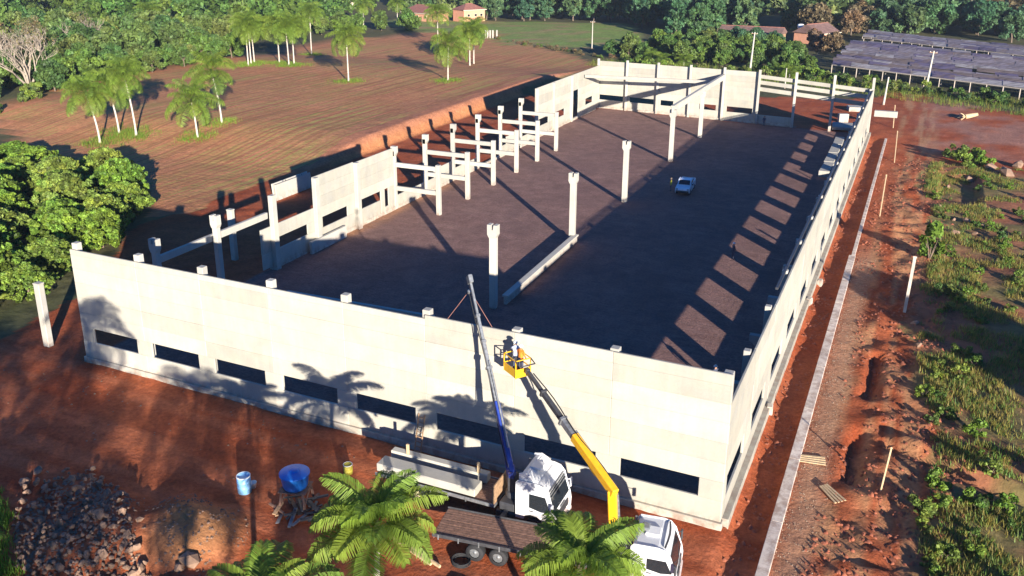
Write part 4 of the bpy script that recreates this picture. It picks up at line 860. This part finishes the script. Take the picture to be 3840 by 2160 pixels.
# palms
def frond_mesh(name, L, droop, seed, pairs=46, leaf=0.72):
    r = np.random.default_rng(seed); v = []; f = []; c = []
    s = np.linspace(0, 1, 12); ang = 0.95-droop*s**1.4*2.0             # elevation angle along the rachis
    seg = L/11; P = [np.array([0.0, 0, 0])]
    for i in range(11): P.append(P[-1]+seg*np.array([math.cos(ang[i]), 0, math.sin(ang[i])]))
    P = np.array(P)
    def at(t): i = min(int(t*11), 10); u = t*11-i; return P[i]*(1-u)+P[i+1]*u, (P[i+1]-P[i])/seg
    def addq(q, col): 
        b = len(v); v.extend(q); f.append((b, b+1, b+2, b+3)); c.extend([col]*4)
    for i in range(11):                         # rachis
        w = 0.045*(1-i/13); a, b = P[i], P[i+1]; y = np.array([0, w, 0]); zz = np.array([0, 0, w])
        addq([a-y, a+y, b+y*.9, b-y*.9], (.95, .85, .7)); addq([a-zz, a+zz, b+zz*.9, b-zz*.9], (.95, .85, .7))
    for k in range(pairs):
        t = 0.14+0.86*(k+0.5)/pairs; p, tg = at(t); ln = leaf*(0.55+0.9*math.sin(math.pi*min(1, 0.12+0.86*t)))*(1.0 if t < .9 else .7)
        for sd in (-1, 1):
            y = np.array([0, sd, 0.0]); up = np.cross(tg, [0, 1, 0]); up = up if up[2] > 0 else -up
            d0 = tg*r.uniform(.62, .78)+y*r.uniform(.85, .95)+up*(.10+.28*(k % 2)+r.uniform(-.05, .05)); d0 /= np.linalg.norm(d0)
            d1 = d0+np.array([0, 0, -r.uniform(.9, 1.5)]); d1 /= np.linalg.norm(d1)
            w = tg*0.036; q1 = p+d0*ln*.5; q2 = q1+d1*ln*.5; col = np.array([1, 1, 1])*r.uniform(.72, 1.25)*(0.9+.2*t)
            addq([p-w*.6, p+w*.6, q1+w, q1-w], col); addq([q1-w, q1+w, q2+w*.25, q2-w*.25], col*1.05)
    return rawmesh(name, np.array(v), np.array(f), np.array(c))
FRH = [frond_mesh('frond', 3.4+.25*i, (0.62, .78, .92, .70)[i], 100+i, 72, .86) for i in range(4)]
FRL = [frond_mesh('frond', 3.3, (0.62, .85, 1.02)[i], 120+i, 30, .95) for i in range(3)]
FRD = [frond_mesh('dead_frond', 2.3, .95, 140, 18, .6)]
for m in FRH+FRL: m.materials.append(M['palm'])
for m in FRD: m.materials.append(M['palmD'])
def palm(x, y, h, label, group, hi=False, s=1.0, lean=(0, 0), dead=3, nf=None):
    z = float(HT(np.array([x]), np.array([y]))[0]); t = thing('palm_tree', label, 'palm', (x, y, z), random.uniform(0, 6.3), group)
    n = 9; zz = np.linspace(-0.2, h, n); px = lean[0]*(zz/h)**2; py = lean[1]*(zz/h)**2; c, sn = math.cos(-t.rotation_euler[2]), math.sin(-t.rotation_euler[2])
    pts = np.stack([c*px-sn*py, sn*px+c*py, zz], 1); rr = 0.18*(1.0-0.35*np.linspace(0, 1, n)); rr[0] *= 1.35
    m = MB().tube(pts, rr, 10)
    if hi:
        for k in range(14): i = k/14*(n-1); a = pts[int(i)]*(1-i % 1)+pts[int(i)+1]*(i % 1); r0 = float(np.interp(i, range(n), rr)); m.lathe([(r0*.98, -.03), (r0*1.07, 0), (r0*.98, .03)], 10, 'z', a)
    part('trunk', m, M['ptrunk'], t)
    top = pts[-1]
    part('crownshaft', MB().tube([top-np.array([0, 0, .1]), top+np.array([0, 0, .35]), top+np.array([0, 0, .85])], [rr[-1]*1.15, rr[-1]*1.3, rr[-1]*.4], 8), M['palmD' if not hi else 'bark2'], t)
    nf = nf or (24 if hi else 17)
    for k in range(nf):
        a = k*2.39996+random.uniform(-.2, .2); u = k/(nf-1)               # young fronds upright, old ones hang
        link('frond', random.choice(FRH if hi else FRL), None, t, top+np.array([0, 0, .55-.45*u]), (0, (1.30 if hi else 1.75)*u**1.1-0.38+random.uniform(-.12, .12), a), s*random.uniform(.88, 1.1)*(0.85+.15*u))
    for k in range(dead): link('dead_frond', FRD[0], None, t, top+np.array([0, 0, .05]), (0, 1.35+random.uniform(-.1, .25), random.uniform(0, 6.3)), s)
    return t
# foreground palms
fg = [((35.4, -14.5), 5.3, 'large green palm in front of the loaded truck, trunk visible below its crown', .92, 24), ((44.75, -14.0), 5.9, 'large green palm covering the middle of the brown plank truck bed', .88, 24),
      ((34.0, -20.9), 5.2, 'palm crown at the bottom edge left of the large palm', .95, 22), ((14.2, -20.9), 1.2, 'palm fronds entering at the left bottom corner beside the rubble', .85, 16)]
for (x, y), h, lb, s, nf in fg: palm(x, y, h, lb, 'foreground palms', True, s, (random.uniform(-.3, .3), random.uniform(-.3, .3)), 0, nf)
for k, (x, y, h) in enumerate(((30.5, -33.5, 11.6), (35.5, -41.0, 9.5), (41.9, -44.0, 8.6), (43.5, -36.5, 9.0), (57.5, -41.5, 9.2), (31.0, -44.5, 10.5))):
    palm(x, y, h, 'palm beside the camera whose long shadow falls on the yard and front wall', 'palms casting shadows on the yard', False, 1.25, (0, 0), 1, 22)
# far palms, by the foot of the trunk in the photograph
fp = [((252, 360), 7.6, 'lowest leaning palm left of the field, over the round trees'), ((300, 335), 7.4, 'middle palm of the three at the left edge of the field'), ((343, 340), 9.6, 'tallest palm of the three at the left edge of the field'),
      ((497, 345), 5.6, 'short palm standing alone in the ploughed field'), ((558, 308), 8.2, 'slender leaning palm behind the short palm in the field'),
      ((625, 165), 9.0, 'left palm of the tight cluster at the field edge'), ((632, 162), 9.6, 'front palm of the tight cluster at the field edge'), ((640, 158), 9.0, 'right palm of the tight cluster at the field edge'),
      ((703, 158), 9.2, 'left palm of the open group behind the field'), ((727, 165), 8.8, 'middle palm of the open group behind the field'), ((740, 162), 9.0, 'right palm of the open group behind the field'),
      ((784, 138), 11.5, 'tall thin palm with dry crown behind the field'), ((877, 205), 9.0, 'lone palm in the middle of the field with a long shadow'), ((1127, 203), 7.2, 'lone palm at the far right of the field'),
      ((1182, 165), 8.0, 'left palm of the pair behind the lone palm at the far right'), ((1192, 160), 8.6, 'right palm of the pair behind the lone palm at the far right'), ((1102, 120), 10.0, 'dark palm in front of the salmon house'),
      ((1000, 62), 8, 'small far palm left of the salmon house'), ((915, 75), 9, 'far palm among trees behind the field'), ((380, 110), 10, 'palm rising among the left wood')]
for k, ((vx, vy), h, lb) in enumerate(fp):
    p = G(vx, vy); ln = {0: (-1.2, -.4), 2: (-.9, -.2), 3: (-.5, 0), 4: (-1.0, -.3), 1: (-1.0, -.3)}.get(k, (random.uniform(-.3, .3), 0)); palm(p[0], p[1], h, lb, 'palms around the field', False, random.uniform(1.3, 1.62), ln, random.choice((0, 1, 3)), random.choice((22, 26, 30)))

# bare pale trees
def bare_mesh(seed, H, spread=0.55):
    q = random.Random(seed); m = MB()
    def grow(p, d, L, r, lv):
        pts = [p]; dd = d.copy()
        for i in range(3): dd = dd+np.array([q.uniform(-.22, .22), q.uniform(-.22, .22), q.uniform(-.05, .18)]); dd /= np.linalg.norm(dd); pts.append(pts[-1]+dd*L/3)
        m.tube(pts, np.linspace(r, r*.55, 4), 5 if lv < 2 else 4, cap=False)
        if lv >= 4: return
        for k in range(3 if lv < 3 else 2):
            a = q.uniform(0, 6.28); nd_ = dd+spread*1.3*np.array([math.cos(a), math.sin(a), q.uniform(-.1, .5)]); nd_ /= np.linalg.norm(nd_); grow(pts[q.choice((2, 3, 3))], nd_, L*q.uniform(.55, .8), r*.52, lv+1)
    for k in range(6):
        a = 6.28*k/6+q.random(); grow(np.array([0, 0, 0.0]), np.array([math.cos(a)*spread, math.sin(a)*spread, 1.0])/1.2, H*.34, 0.30, 0)
    m.tube([(0, 0, -.4), (0, 0, .6), (0, 0, 1.4)], [.9, .7, .35], 8); return m.mesh('branches')
for k, (vx, vy, H, lb) in enumerate(((78, 228, 14.5, 'large leafless pale tree with spreading branches at the left edge'), (212, 142, 11.5, 'leafless pale tree behind the palms left of the field'), (108, 165, 11.5, 'bare branched tree behind the large leafless tree'), (8, 175, 11, 'bare tree at the far left edge behind the white wall'))):
    p = G(vx, vy); t = thing('bare_tree', lb, 'tree', p, k, None); part_ = link('branches', bare_mesh(200+k, H), M['bare'], t)
    c = crown_mesh('sparse_leaves', H*.36, H*.62, 18, 420, .30, 210+k); c.materials.append(M['leafA']); link('sparse_leaves', c, None, t, (0, 0, H*.38))

# near left tree mass
CL = [(-46, 36, 1.0), (-53, 38, 1.0), (-40, 38, .9), (-47, 28, 1.0), (-38, 30, 1.0), (-31.5, 33, .92), (-27.5, 29.5, .86), (-30, 24, 1.0), (-24.5, 24, .85), (-39, 21, 1.0), (-23, 17.5, .9), (-30, 14, 1.0), (-18.3, 12, .75), (-22, 7.5, .9), (-15, 6.8, .62), (-57, 30, 1.0), (-17, 2, .8), (-29, 5, 1.0), (-61, 41, .9), (-52, 20, 1.), (-41, 10, 1.), (-43.5, 32.5, .9), (-34.5, 27, .9), (-26.5, 20, .85), (-34, 18.5, .9), (-26, 11, .9), (-20, 4, .8), (-36, 36.5, .8), (-50, 33, .9), (-44, 25, .9), (-35, 9, .9), (-24, 1, .9), (-20.5, 20, .7)]
for k, (x, y, s) in enumerate(CL):
    tree(x, y, s*0.88, 'bright green bushy tree in the dense clump left of the warehouse', 'clump of bushy trees at the left', CROWN_N, 'leafB', 'bark2', zs=random.uniform(.66, 1.08))
# woods: along the left, behind the field, and the forest across the top
def wood(poly, n, lab, grp, crowns, leaf, smin, smax, gap, trunkm='bark', inv=False):
    pts = []; xs = [p[0] for p in poly]; ys = [p[1] for p in poly]; tries = 0
    while len(pts) < n and tries < n*60:
        tries += 1; x = random.uniform(min(xs), max(xs)); y = random.uniform(min(ys), max(ys))
        if inpoly(poly, np.array([x]), np.array([y]))[0] and all((x-a)**2+(y-b)**2 > gap*gap for a, b in pts + TAKEN): pts.append((x, y))
    TAKEN.extend(pts)
    for x, y in pts: tree(x, y, random.uniform(smin, smax), lab, grp, crowns, leaf, trunkm)
TAKEN = [tuple(G(*v)[:2]) for v, _, _ in fp]
for v in ((78, 228), (212, 142), (108, 165), (8, 175), (85, 245), (95, 262), (60, 240), (30, 232)): TAKEN.append(tuple(G(*v)[:2]))
wood([(-104, 86), (-96, 70), (-130, 66), (-175, 95), (-160, 120), (-122, 112)], 28, 'leafy green tree in the thicket between bare tree and field', 'thicket left of the field', CROWN, 'leafT', .6, 1.1, 4.4, 'bark2')
wood([(-100, 72), (-106, 90), (-105, 112), (-103, 136), (-111, 146), (-117, 112), (-115, 86), (-107, 68)], 26, 'low leafy tree at the field edge behind the left palms', 'trees at the left field edge', CROWN, 'leafT', .55, .95, 4.0, 'bark2')
wood([(-118, 108), (-112, 140), (-126, 165), (-172, 170), (-210, 150), (-165, 105)], 46, 'leafy green tree in the wood behind the left palms', 'wood left of the field', CROWN, 'leafT', .9, 1.45, 5.4, 'bark2')
wood([(-128, 205), (-112, 238), (-108, 252), (-140, 262), (-150, 235)], 10, 'green tree at the back edge of the ploughed field', 'trees at the back edge of the field', CROWN, 'leafT', .7, 1.1, 6.0, 'bark2')
wood([(-112, 290), (-52, 306), (-36, 274), (-18, 248), (0, 262), (6, 284), (-22, 312), (-60, 330), (-120, 312)], 62, 'tall dark green tree at the forest edge behind the meadow', 'forest edge behind the meadow', CROWN_T, 'leafF', .95, 1.5, 5.0, 'bark2')
wood([(34, 290), (82, 280), (105, 290), (105, 318), (34, 318)], 24, 'dark green tree in the forest edge behind the purple roofed greenhouses', 'forest edge behind the greenhouses', CROWN, 'leafF', 1.0, 1.6, 5.6, 'bark2')
wood([(30, 310), (100, 305), (110, 400), (30, 380)], 12, 'russet leaved tree in the forest at the upper right', 'russet trees at the upper right', CROWN, 'leafA', 1.2, 1.8, 8.0, 'bark2')
wood([(14, 268), (34, 268), (36, 300), (14, 300)], 4, 'olive brown tree behind the small gabled house', 'olive trees behind the small house', CROWN, 'leafA', 1.1, 1.5, 6.0, 'bark2')
wood([(-24, 196), (-8, 190), (12, 186), (30, 178), (31, 196), (12, 222), (-6, 236), (-18, 222)], 46, 'low leafy tree in the thicket behind the back wall', 'thicket behind the back wall', CROWN, 'leafT', .5, .85, 3.9, 'bark2')
wood([(-10, 236), (14, 236), (15, 247), (-10, 247)], 9, 'tree standing before the long low house behind the back wall', 'trees before the long low house', CROWN, 'leafF', .5, .75, 4.0, 'bark2')
wood([(20, 225), (33, 225), (33, 240), (20, 240)], 4, 'brownish bushy tree in front of the small gabled house', 'bushes before the small house', CROWN, 'leafA', .55, .8, 5.0, 'bark2')
def far_wood(name, poly, n, leaf, smin, smax, label):
    v, f, c = [], [], []; b = 0; xs = [p[0] for p in poly]; ys = [p[1] for p in poly]; src = []
    for m in CROWN_F:
        a = np.empty(len(m.vertices)*3, np.float32); m.vertices.foreach_get('co', a); q = np.empty(len(m.vertices)*4, np.float32); m.color_attributes['tint'].data.foreach_get('color', q)
        src.append((a.reshape(-1, 3), q.reshape(-1, 4)[:, :3]))
    k = 0
    while k < n:
        x = random.uniform(min(xs), max(xs)); y = random.uniform(min(ys), max(ys))
        if not inpoly(poly, np.array([x]), np.array([y]))[0]: continue
        a, q = src[k % 4]; s = random.uniform(smin, smax); t = random.uniform(0, 6.3); cs, sn = math.cos(t), math.sin(t); z = float(HT(np.array([x]), np.array([y]))[0])
        p = a*s; p = np.stack([p[:, 0]*cs-p[:, 1]*sn+x, p[:, 0]*sn+p[:, 1]*cs+y, p[:, 2]+z], 1); g = random.uniform(.7, 1.3); hu = random.uniform(-.15, .25)
        v.append(p); c.append(q*g*np.array([1+hu, 1, 1-hu*.5])); f.append(np.arange(len(a)).reshape(-1, 4)+b); b += len(a); k += 1
    o = stuff(link(name, rawmesh(name, np.vstack(v), np.vstack(f), np.vstack(c)), M[leaf])); o['label'] = label
far_wood('far_wood', [(-126, 166), (-172, 172), (-212, 152), (-300, 200), (-520, 330), (-300, 470), (-190, 330), (-158, 300), (-172, 262), (-134, 226), (-122, 200)], 230, 'leafT', 1.0, 2.0, 'far wood of dull green trees at the upper left')
far_wood('far_forest', [(-160, 316), (-118, 314), (-60, 332), (-20, 314), (8, 286), (34, 300), (34, 318), (105, 318), (160, 300), (200, 620), (-320, 560)], 420, 'leafF', 1.2, 2.3, 'far dark green forest along the top edge')
# plants of the strip behind the back wall and before the greenhouses
def shrub(x, y, s, label, grp, leaf='leafB', zs=1.0):
    z = float(HT(np.array([x]), np.array([y]))[0]); t = thing('shrub', label, 'shrub', (x, y, z-.05), random.uniform(0, 6.3), grp); t.scale = (s, s, s*zs)
    k = TRCNT[0]; TRCNT[0] += 1; cm = SHRUB[k % 4]; key = cm.name+leaf
    if key not in LM: c2 = cm.copy(); c2.materials.clear(); c2.materials.append(M[leaf]); LM[key] = c2
    link('foliage', LM[key], None, t, (0, 0, -.15)); key = 'stemmesh'
    if key not in LM:
        m = MB()
        for q in range(5): a = q*1.26; m.tube([(0, 0, -.1), (math.cos(a)*.25, math.sin(a)*.25, .5), (math.cos(a)*.55, math.sin(a)*.55, 1.0)], [.05, .035, .015], 4, cap=False)
        LM[key] = m.mesh('stem'); LM[key].materials.append(M['bark2'])
    link('stem', LM[key], None, t); return t
for k in range(46):
    u = random.random(); x = 26+u*56+random.uniform(-2, 2); y = 180-u*32+random.uniform(-3.5, 3.5)
    shrub(x, y, random.uniform(.9, 1.8), 'leafy shrub in the green strip before the greenhouses', 'shrubs before the greenhouses', random.choice(('leafT', 'leafB', 'leafT')))
for k in range(34):
    u = random.random(); shrub(-20+u*48+random.uniform(-1, 1), 186-u*14+random.uniform(-4, 3), random.uniform(.8, 1.6), 'yellowish green shrub in the strip behind the back wall', 'shrubs behind the back wall', random.choice(('leafB', 'leafT')))
for k in range(40):
    u = random.random(); shrub(-80+u*58+random.uniform(-1, 1), 232-u*38+random.uniform(-2.5, 2.5), random.uniform(.5, 1.0), 'dry brown shrub in the hedge between field and meadow', 'hedge between field and meadow', random.choice(('leafA', 'leafT', 'leafA')), .7)
for k in range(30):
    u = random.random(); shrub(-97-18*u+random.uniform(-2, 4), 66+38*u+random.uniform(-3, 3), random.uniform(.8, 1.7), 'green shrub at the left margin of the field below the bare tree', 'shrubs at the left margin of the field', random.choice(('leafB', 'leafT')))
for k, (vx, vy) in enumerate(((1640, 158), (1665, 163), (1700, 140), (1625, 150), (1720, 165), (1960, 190), (1985, 200))): p = G(vx, vy); palm(p[0], p[1], random.uniform(.6, 1.6), 'pale broad plant like a banana clump in the thicket behind the back wall', 'banana-like clumps behind the back wall', False, .95, (0, 0), 0, 14)
shrub(*G(2338, 650)[:2], 1.5, 'bright green tall grass bush beside the soil strip', None, 'leafB', 1.5)
for k, (vx, vy, s) in enumerate(((2400, 400, 1.5), (2440, 405, 1.7), (2470, 415, 1.4), (2425, 420, 1.4))): shrub(*G(vx, vy)[:2], s, 'yellow green bush beside the dirt yard', 'bushes beside the dirt yard', 'leafB', .9)
tree(88.5, 5.5, 1.35, 'leafy tree standing outside the view at the right, shading the scrub', None, CROWN_N, 'leafB', 'bark2', zs=1.2); tree(83, 9, 1.2, 'second leafy tree outside the view at the right, shading the scrub', None, CROWN_N, 'leafB', 'bark2', zs=1.2)
cnt = 0
while cnt < 120:
    y = -4+random.random()**1.2*96; x = 57.6+abs(random.gauss(0, 1))*(2.5+y*.1)
    if x > 57.5+8+y*.22: continue
    shrub(x, y, random.uniform(.28, .75), 'small weedy shrub in the scrub along the right side', 'weedy shrubs in the scrub', random.choice(('leafB', 'leafT', 'leafT', 'leafB')), .9); cnt += 1
# grass
def grass(name, pts, h, blades, cols, label, spread=.22):
    pts = np.asarray(pts); n = len(pts); N = n*blades; b = np.repeat(pts, blades, 0); b = b+np.c_[RNG.normal(size=(N, 2))*spread, np.zeros(N)]
    a = RNG.uniform(0, 6.3, N); hh = h*RNG.uniform(.45, 1.25, N)*np.repeat(RNG.uniform(.6, 1.3, n), blades); w = .022+.012*hh/h
    dx, dy = np.cos(a), np.sin(a); ln = hh*RNG.uniform(.25, .8, N)
    v = np.stack([b+np.c_[-dy*w, dx*w, -.05*np.ones(N)], b+np.c_[dy*w, -dx*w, -.05*np.ones(N)], b+np.c_[dx*ln, dy*ln, hh]], 1).reshape(-1, 3)
    cc = np.asarray(cols)[np.repeat(RNG.integers(0, len(cols), n), blades)]*RNG.uniform(.7, 1.3, (N, 1))
    o = stuff(link(name, rawmesh(name, v, np.arange(3*N).reshape(-1, 3), np.repeat(cc, 3, 0)), M['grass'])); o['label'] = label; return o
GP = rpts(15000, lambda n: 57+np.abs(RNG.normal(0, 9, n)), lambda n: -6+U(0, 1, n)**1.25*104, lambda x, y: (x > 57.6+np.sin(y*.13)) & (fbm(x*.30, y*.30, 1) > .50) & (x < 95))
grass('scrub_grass', GP, .38, 10, [(.9, 1, 1), (1.45, 1.0, 1.0), (.6, .9, .7), (1.7, 1.05, 1.3), (1.5, .95, 1.1)], 'mixed green and dry grass covering the scrub at the right')
GP = rpts(4200, lambda n: U(-24, 82, n), lambda n: U(140, 188, n), lambda x, y: (np.abs(y-(174-0.46*(x-26)*(x > 26)+.25*(26-x)*(x < 26))) < 9) & (fbm(x*.2, y*.2, 1) > .35))
grass('strip_grass', GP, 1.1, 8, [(1, 1.05, .8), (1.5, 1.15, .9), (.75, 1, .7)], 'tall yellowish grass in the strip behind the back wall', .5)
GP = rpts(1800, lambda n: U(-104, -24, n), lambda n: U(48, 200, n), lambda x, y: fbm(x*.08, y*.08, 2) > .62); gl = [G(*v)[:2] for v, _, _ in fp[:14]]
GP2 = np.vstack([rpts(130, lambda n: p[0]+RNG.normal(0, 1.6, n), lambda n: p[1]+RNG.normal(0, 1.6, n)) for p in gl])
grass('field_grass', np.vstack([GP2]), .5, 8, [(.9, 1.2, .6), (1.2, 1.2, .7)], 'green grass tufts round the feet of the field palms', .35)
GP = rpts(2000, lambda n: U(9, 19.5, n), lambda n: U(-24, -13, n), lambda x, y: (y < -16.0-(x-11)*.62+1.2*fbm(x, y)) )
grass('corner_grass', GP, .42, 10, [(.7, 1.1, .5), (.9, 1.25, .6)], 'green grass at the lower left corner beside the rubble')

# ------------------------------------------------------------------ greenhouses, houses, poles
def greenhouse(p0, ex, n, step, L, label, seed, h0=2.3):
    q = random.Random(seed); t = thing('greenhouse', label, 'greenhouse', (*p0, 0)); ex = np.array(ex)/np.linalg.norm(ex); e3 = np.array([ex[0], ex[1], 0]); dp = np.array([0, 1.0, 0])
    for k in range(n):
        o = dp*step*k; a = o+e3*q.uniform(-.8, .8); rise = q.uniform(.35, .8); w = step*q.uniform(.60, .84); mids = 13; fm = q.choice(('film', 'film2', 'film', 'film4', 'film2', 'film3'))
        for u in range(mids):
            s0, s1 = L*u/mids, L*(u+1)/mids-.03
            if q.random() < .05: continue
            zq = h0+q.uniform(-.14, .14); sg = q.uniform(-.12, .12)
            v = [a+e3*s0+np.array([0, 0, zq]), a+e3*s1+np.array([0, 0, zq+sg]), a+e3*s1+dp*w*.55+np.array([0, 0, zq+rise+sg]), a+e3*s0+dp*w*.55+np.array([0, 0, zq+rise]), a+e3*s1+dp*w+np.array([0, 0, zq+.35+sg]), a+e3*s0+dp*w+np.array([0, 0, zq+.35])]
            v = v+[x-np.array([0, 0, .04]) for x in v]
            part('roof_sheet', MB().add(v, [(0, 1, 2, 3), (3, 2, 4, 5), (6, 9, 8, 7), (9, 11, 10, 8), (0, 6, 7, 1), (4, 10, 11, 5), (0, 3, 9, 6), (3, 5, 11, 9), (1, 7, 8, 2), (2, 8, 10, 4)]), M[fm if q.random() < .75 else q.choice(('film', 'film2', 'film3', 'film4'))], t)
        if k < 2 or k == n-1:
            part('eave_rail', MB().beam(a+np.array([0, 0, h0-.12]), a+e3*L+np.array([0, 0, h0-.12]), .14, .22), M['postw'], t)
            for u in range(int(L/3.4)+1): part('post', MB().box(a+e3*u*3.4+np.array([0, 0, h0/2-.1]), (.16, .16, h0)), M['postw'], t)
    return t
greenhouse((34.9, 187.2), (38.2, -23.8), 15, 3.9, 66, 'near block of long purple grey greenhouse roofs at the upper right', 5)
greenhouse((37.0, 256.0), (40, -31), 6, 3.9, 62, 'far block of violet greenhouse roofs behind the near one', 6)
def house(loc, rz, L, W, wall_h, roof_h, wallm, roofm, label, hip=False, wins=((0.2,), (0.6,))):
    t = thing('house', label, 'house', loc, rz); e = .5
    part('wall', MB().box((0, 0, wall_h/2), (L, W, wall_h), .02), M[wallm], t)
    ex = W*.5 if hip else 0
    v = [(-L/2-e, -W/2-e, wall_h), (L/2+e, -W/2-e, wall_h), (L/2+e, W/2+e, wall_h), (-L/2-e, W/2+e, wall_h), (-L/2-e+ex, 0, wall_h+roof_h), (L/2+e-ex, 0, wall_h+roof_h)]
    rf = part('roof', MB().add(v, [(0, 1, 5, 4), (2, 3, 4, 5), (1, 2, 5), (3, 0, 4), (3, 2, 1, 0)]), M[roofm], t)
    part('ridge_tile', MB().tube([np.array(v[4])+(0, 0, .03), np.array(v[5])+(0, 0, .03)], .14, 6), M['tile'], rf)
    part('fascia', MB().box((0, -W/2-e, wall_h-.06), (L+2*e, .08, .2)), M['cream'], rf)
    for k, u in enumerate((-.28, .05, .32)):
        wd = part('window', MB().box((u*L, -W/2-.03, wall_h*.55), (1.3, .08, 1.1), .02), M['cream'], t); part('pane', MB().box((u*L, -W/2-.075, wall_h*.55), (1.1, .03, .9)), M['glass'], wd)
    part('door', MB().box((.18*L, -W/2-.03, 1.0), (.95, .07, 2.0), .01), M['wood'], t); return t
p = G(1060, 52); house((p[0], p[1]+3, p[2]), math.radians(-22), 19, 9, 3.1, 2.9, 'pink', 'tile', 'salmon house with reddish tile roof behind the field palms', True)
p = G(1160, 55); house((p[0]+1, p[1]+5, p[2]), math.radians(60), 10, 8, 4.6, 2.2, 'pink', 'tile', 'taller salmon building right of the salmon house', True)
house((4.5, 254.5, 0), math.radians(-6), 19, 8, 2.7, 1.9, 'wood', 'tile2', 'long low house with brown tile roof behind the back wall')
house((23.5, 257.0, 0), math.radians(62), 10, 9, 3.3, 2.6, 'pink', 'tile2', 'small salmon gabled house beside the greenhouses')
wt = thing('tank_tower', 'white water tank on a narrow tower beside the small gabled house', 'water tank', (18.7, 256.0, 0))
part('tower', MB().box((0, 0, 2.1), (1.4, 1.4, 4.2), .03), M['cream'], wt); part('tank', MB().lathe([(.001, 4.2), (.85, 4.2), (.95, 5.5), (.6, 5.7), (.001, 5.75)], 16), M['helmet'], wt)
p = G(690, 5); house((p[0], p[1], p[2]), .3, 12, 8, 5.5, 2, 'cream', 'tile', 'cream house at the top edge above the palms')
p = G(870, 20); house((p[0], p[1], p[2]), -.3, 10, 7, 3, 1.8, 'cream', 'tile2', 'grey house half hidden by trees at the top edge')
ws = thing('shed', 'white walled shed at the left edge under the bare tree', 'shed', (-126.5, 88.0, 0), .35)
part('wall', MB().box((0, 0, 1.4), (9, 5, 2.8), .02), M['cream'], ws); part('roof', MB().prism([(-4.8, 2.7), (4.8, 2.9), (4.8, 3.1), (-4.8, 2.9)], -2.8, 2.8), M['tile2'], ws); part('doorway', MB().box((.6, -2.52, 1.1), (2.6, .08, 2.2), .01), M['dark'], ws)
def pole(v, h, label, w=.26, lean=(0, 0), arm=True, mat='conc'):
    p = G(*v) if len(v) == 2 else np.array(v); t = thing('utility_pole', label, 'pole', p-np.array([0, 0, .2])); t.rotation_euler = (lean[1], lean[0], 0)
    part('shaft', MB().tube([(0, 0, 0), (0, 0, h*.5), (0, 0, h)], [w*.62, w*.5, w*.38], 8), M[mat], t)
    if arm: part('cross_arm', MB().box((0, 0, h-.35), (1.5, .12, .14), .01), M['wood'], t); [part('insulator', MB().lathe([(.05, h-.28), (.07, h-.2), (.03, h-.1), (.001, h-.1)], 8, 'z', (u, 0, 0)), M['helmet'], t) for u in (-.6, .6)]
    return t
pole((1886, 181), 9.7, 'tall white concrete pole behind the middle of the back wall', .42, (.04, 0))
pole((2326, 236), 9.0, 'white concrete pole before the greenhouses outside the far right corner', .42, (.06, 0))
pole((2222, 264), 5.6, 'leaning white post just outside the far right corner', .36, (.05, 0), False)
pole((1489, 122), 8.2, 'slender pale pole standing in the meadow', .30)
pole((1561, 138), 4.8, 'short white post at the thicket edge behind the back wall', .26, (0, 0), False)
pole((1974, 268 if False else 222), 4.5, 'short grey post behind the back wall beside the shaded track', .24, (0, 0), False)
for k, vx in enumerate((1222, 1227, 1233, 1240, 1250)): tag(part('fence_post', MB().box((0, 0, 1.2), (.4, .4, 2.6), .03).box((0, 0, 2.55), (.46, .46, .12), .02), M['conc'], loc=G(vx, 96)), 'pale fence post in the short row right of the field palms', 'post', 'short row of fence posts')
# felled trunk and debris in the dirt yard
p = G(2440, 300); sp_ = thing('stump', 'pale uprooted stump in the dirt yard at the right', 'stump', p, .4)
part('log', MB().tube([(-.9, 0, .45), (0, .1, .6), (1.2, 0, .9)], [.45, .42, .3], 8), M['pale'], sp_)
for k in range(6): a = k; part('root', MB().tube([(-.9, 0, .45), (-1.4, math.sin(a)*.5, .5+math.cos(a)*.4), (-1.8, math.sin(a)*.9, .4+math.cos(a)*.7)], [.16, .1, .04], 5), M['pale'], sp_)

# ------------------------------------------------------------------ thin morning haze
hz = bpy.data.materials.new('haze'); hz.use_nodes = True; nt = hz.node_tree; nt.nodes.clear()
ho = nt.nodes.new('ShaderNodeOutputMaterial'); pv = nt.nodes.new('ShaderNodeVolumePrincipled'); nt.links.new(pv.outputs[0], ho.inputs['Volume'])
pv.inputs['Color'].default_value = (0.80, 0.88, 1.0, 1); pv.inputs['Density'].default_value = 0.00013; pv.inputs['Anisotropy'].default_value = 0.2
HB = stuff(part('haze', MB().box((-100, 420, 18), (1900, 1260, 46)), hz)); HB['label'] = 'thin bluish morning haze over the whole scene'
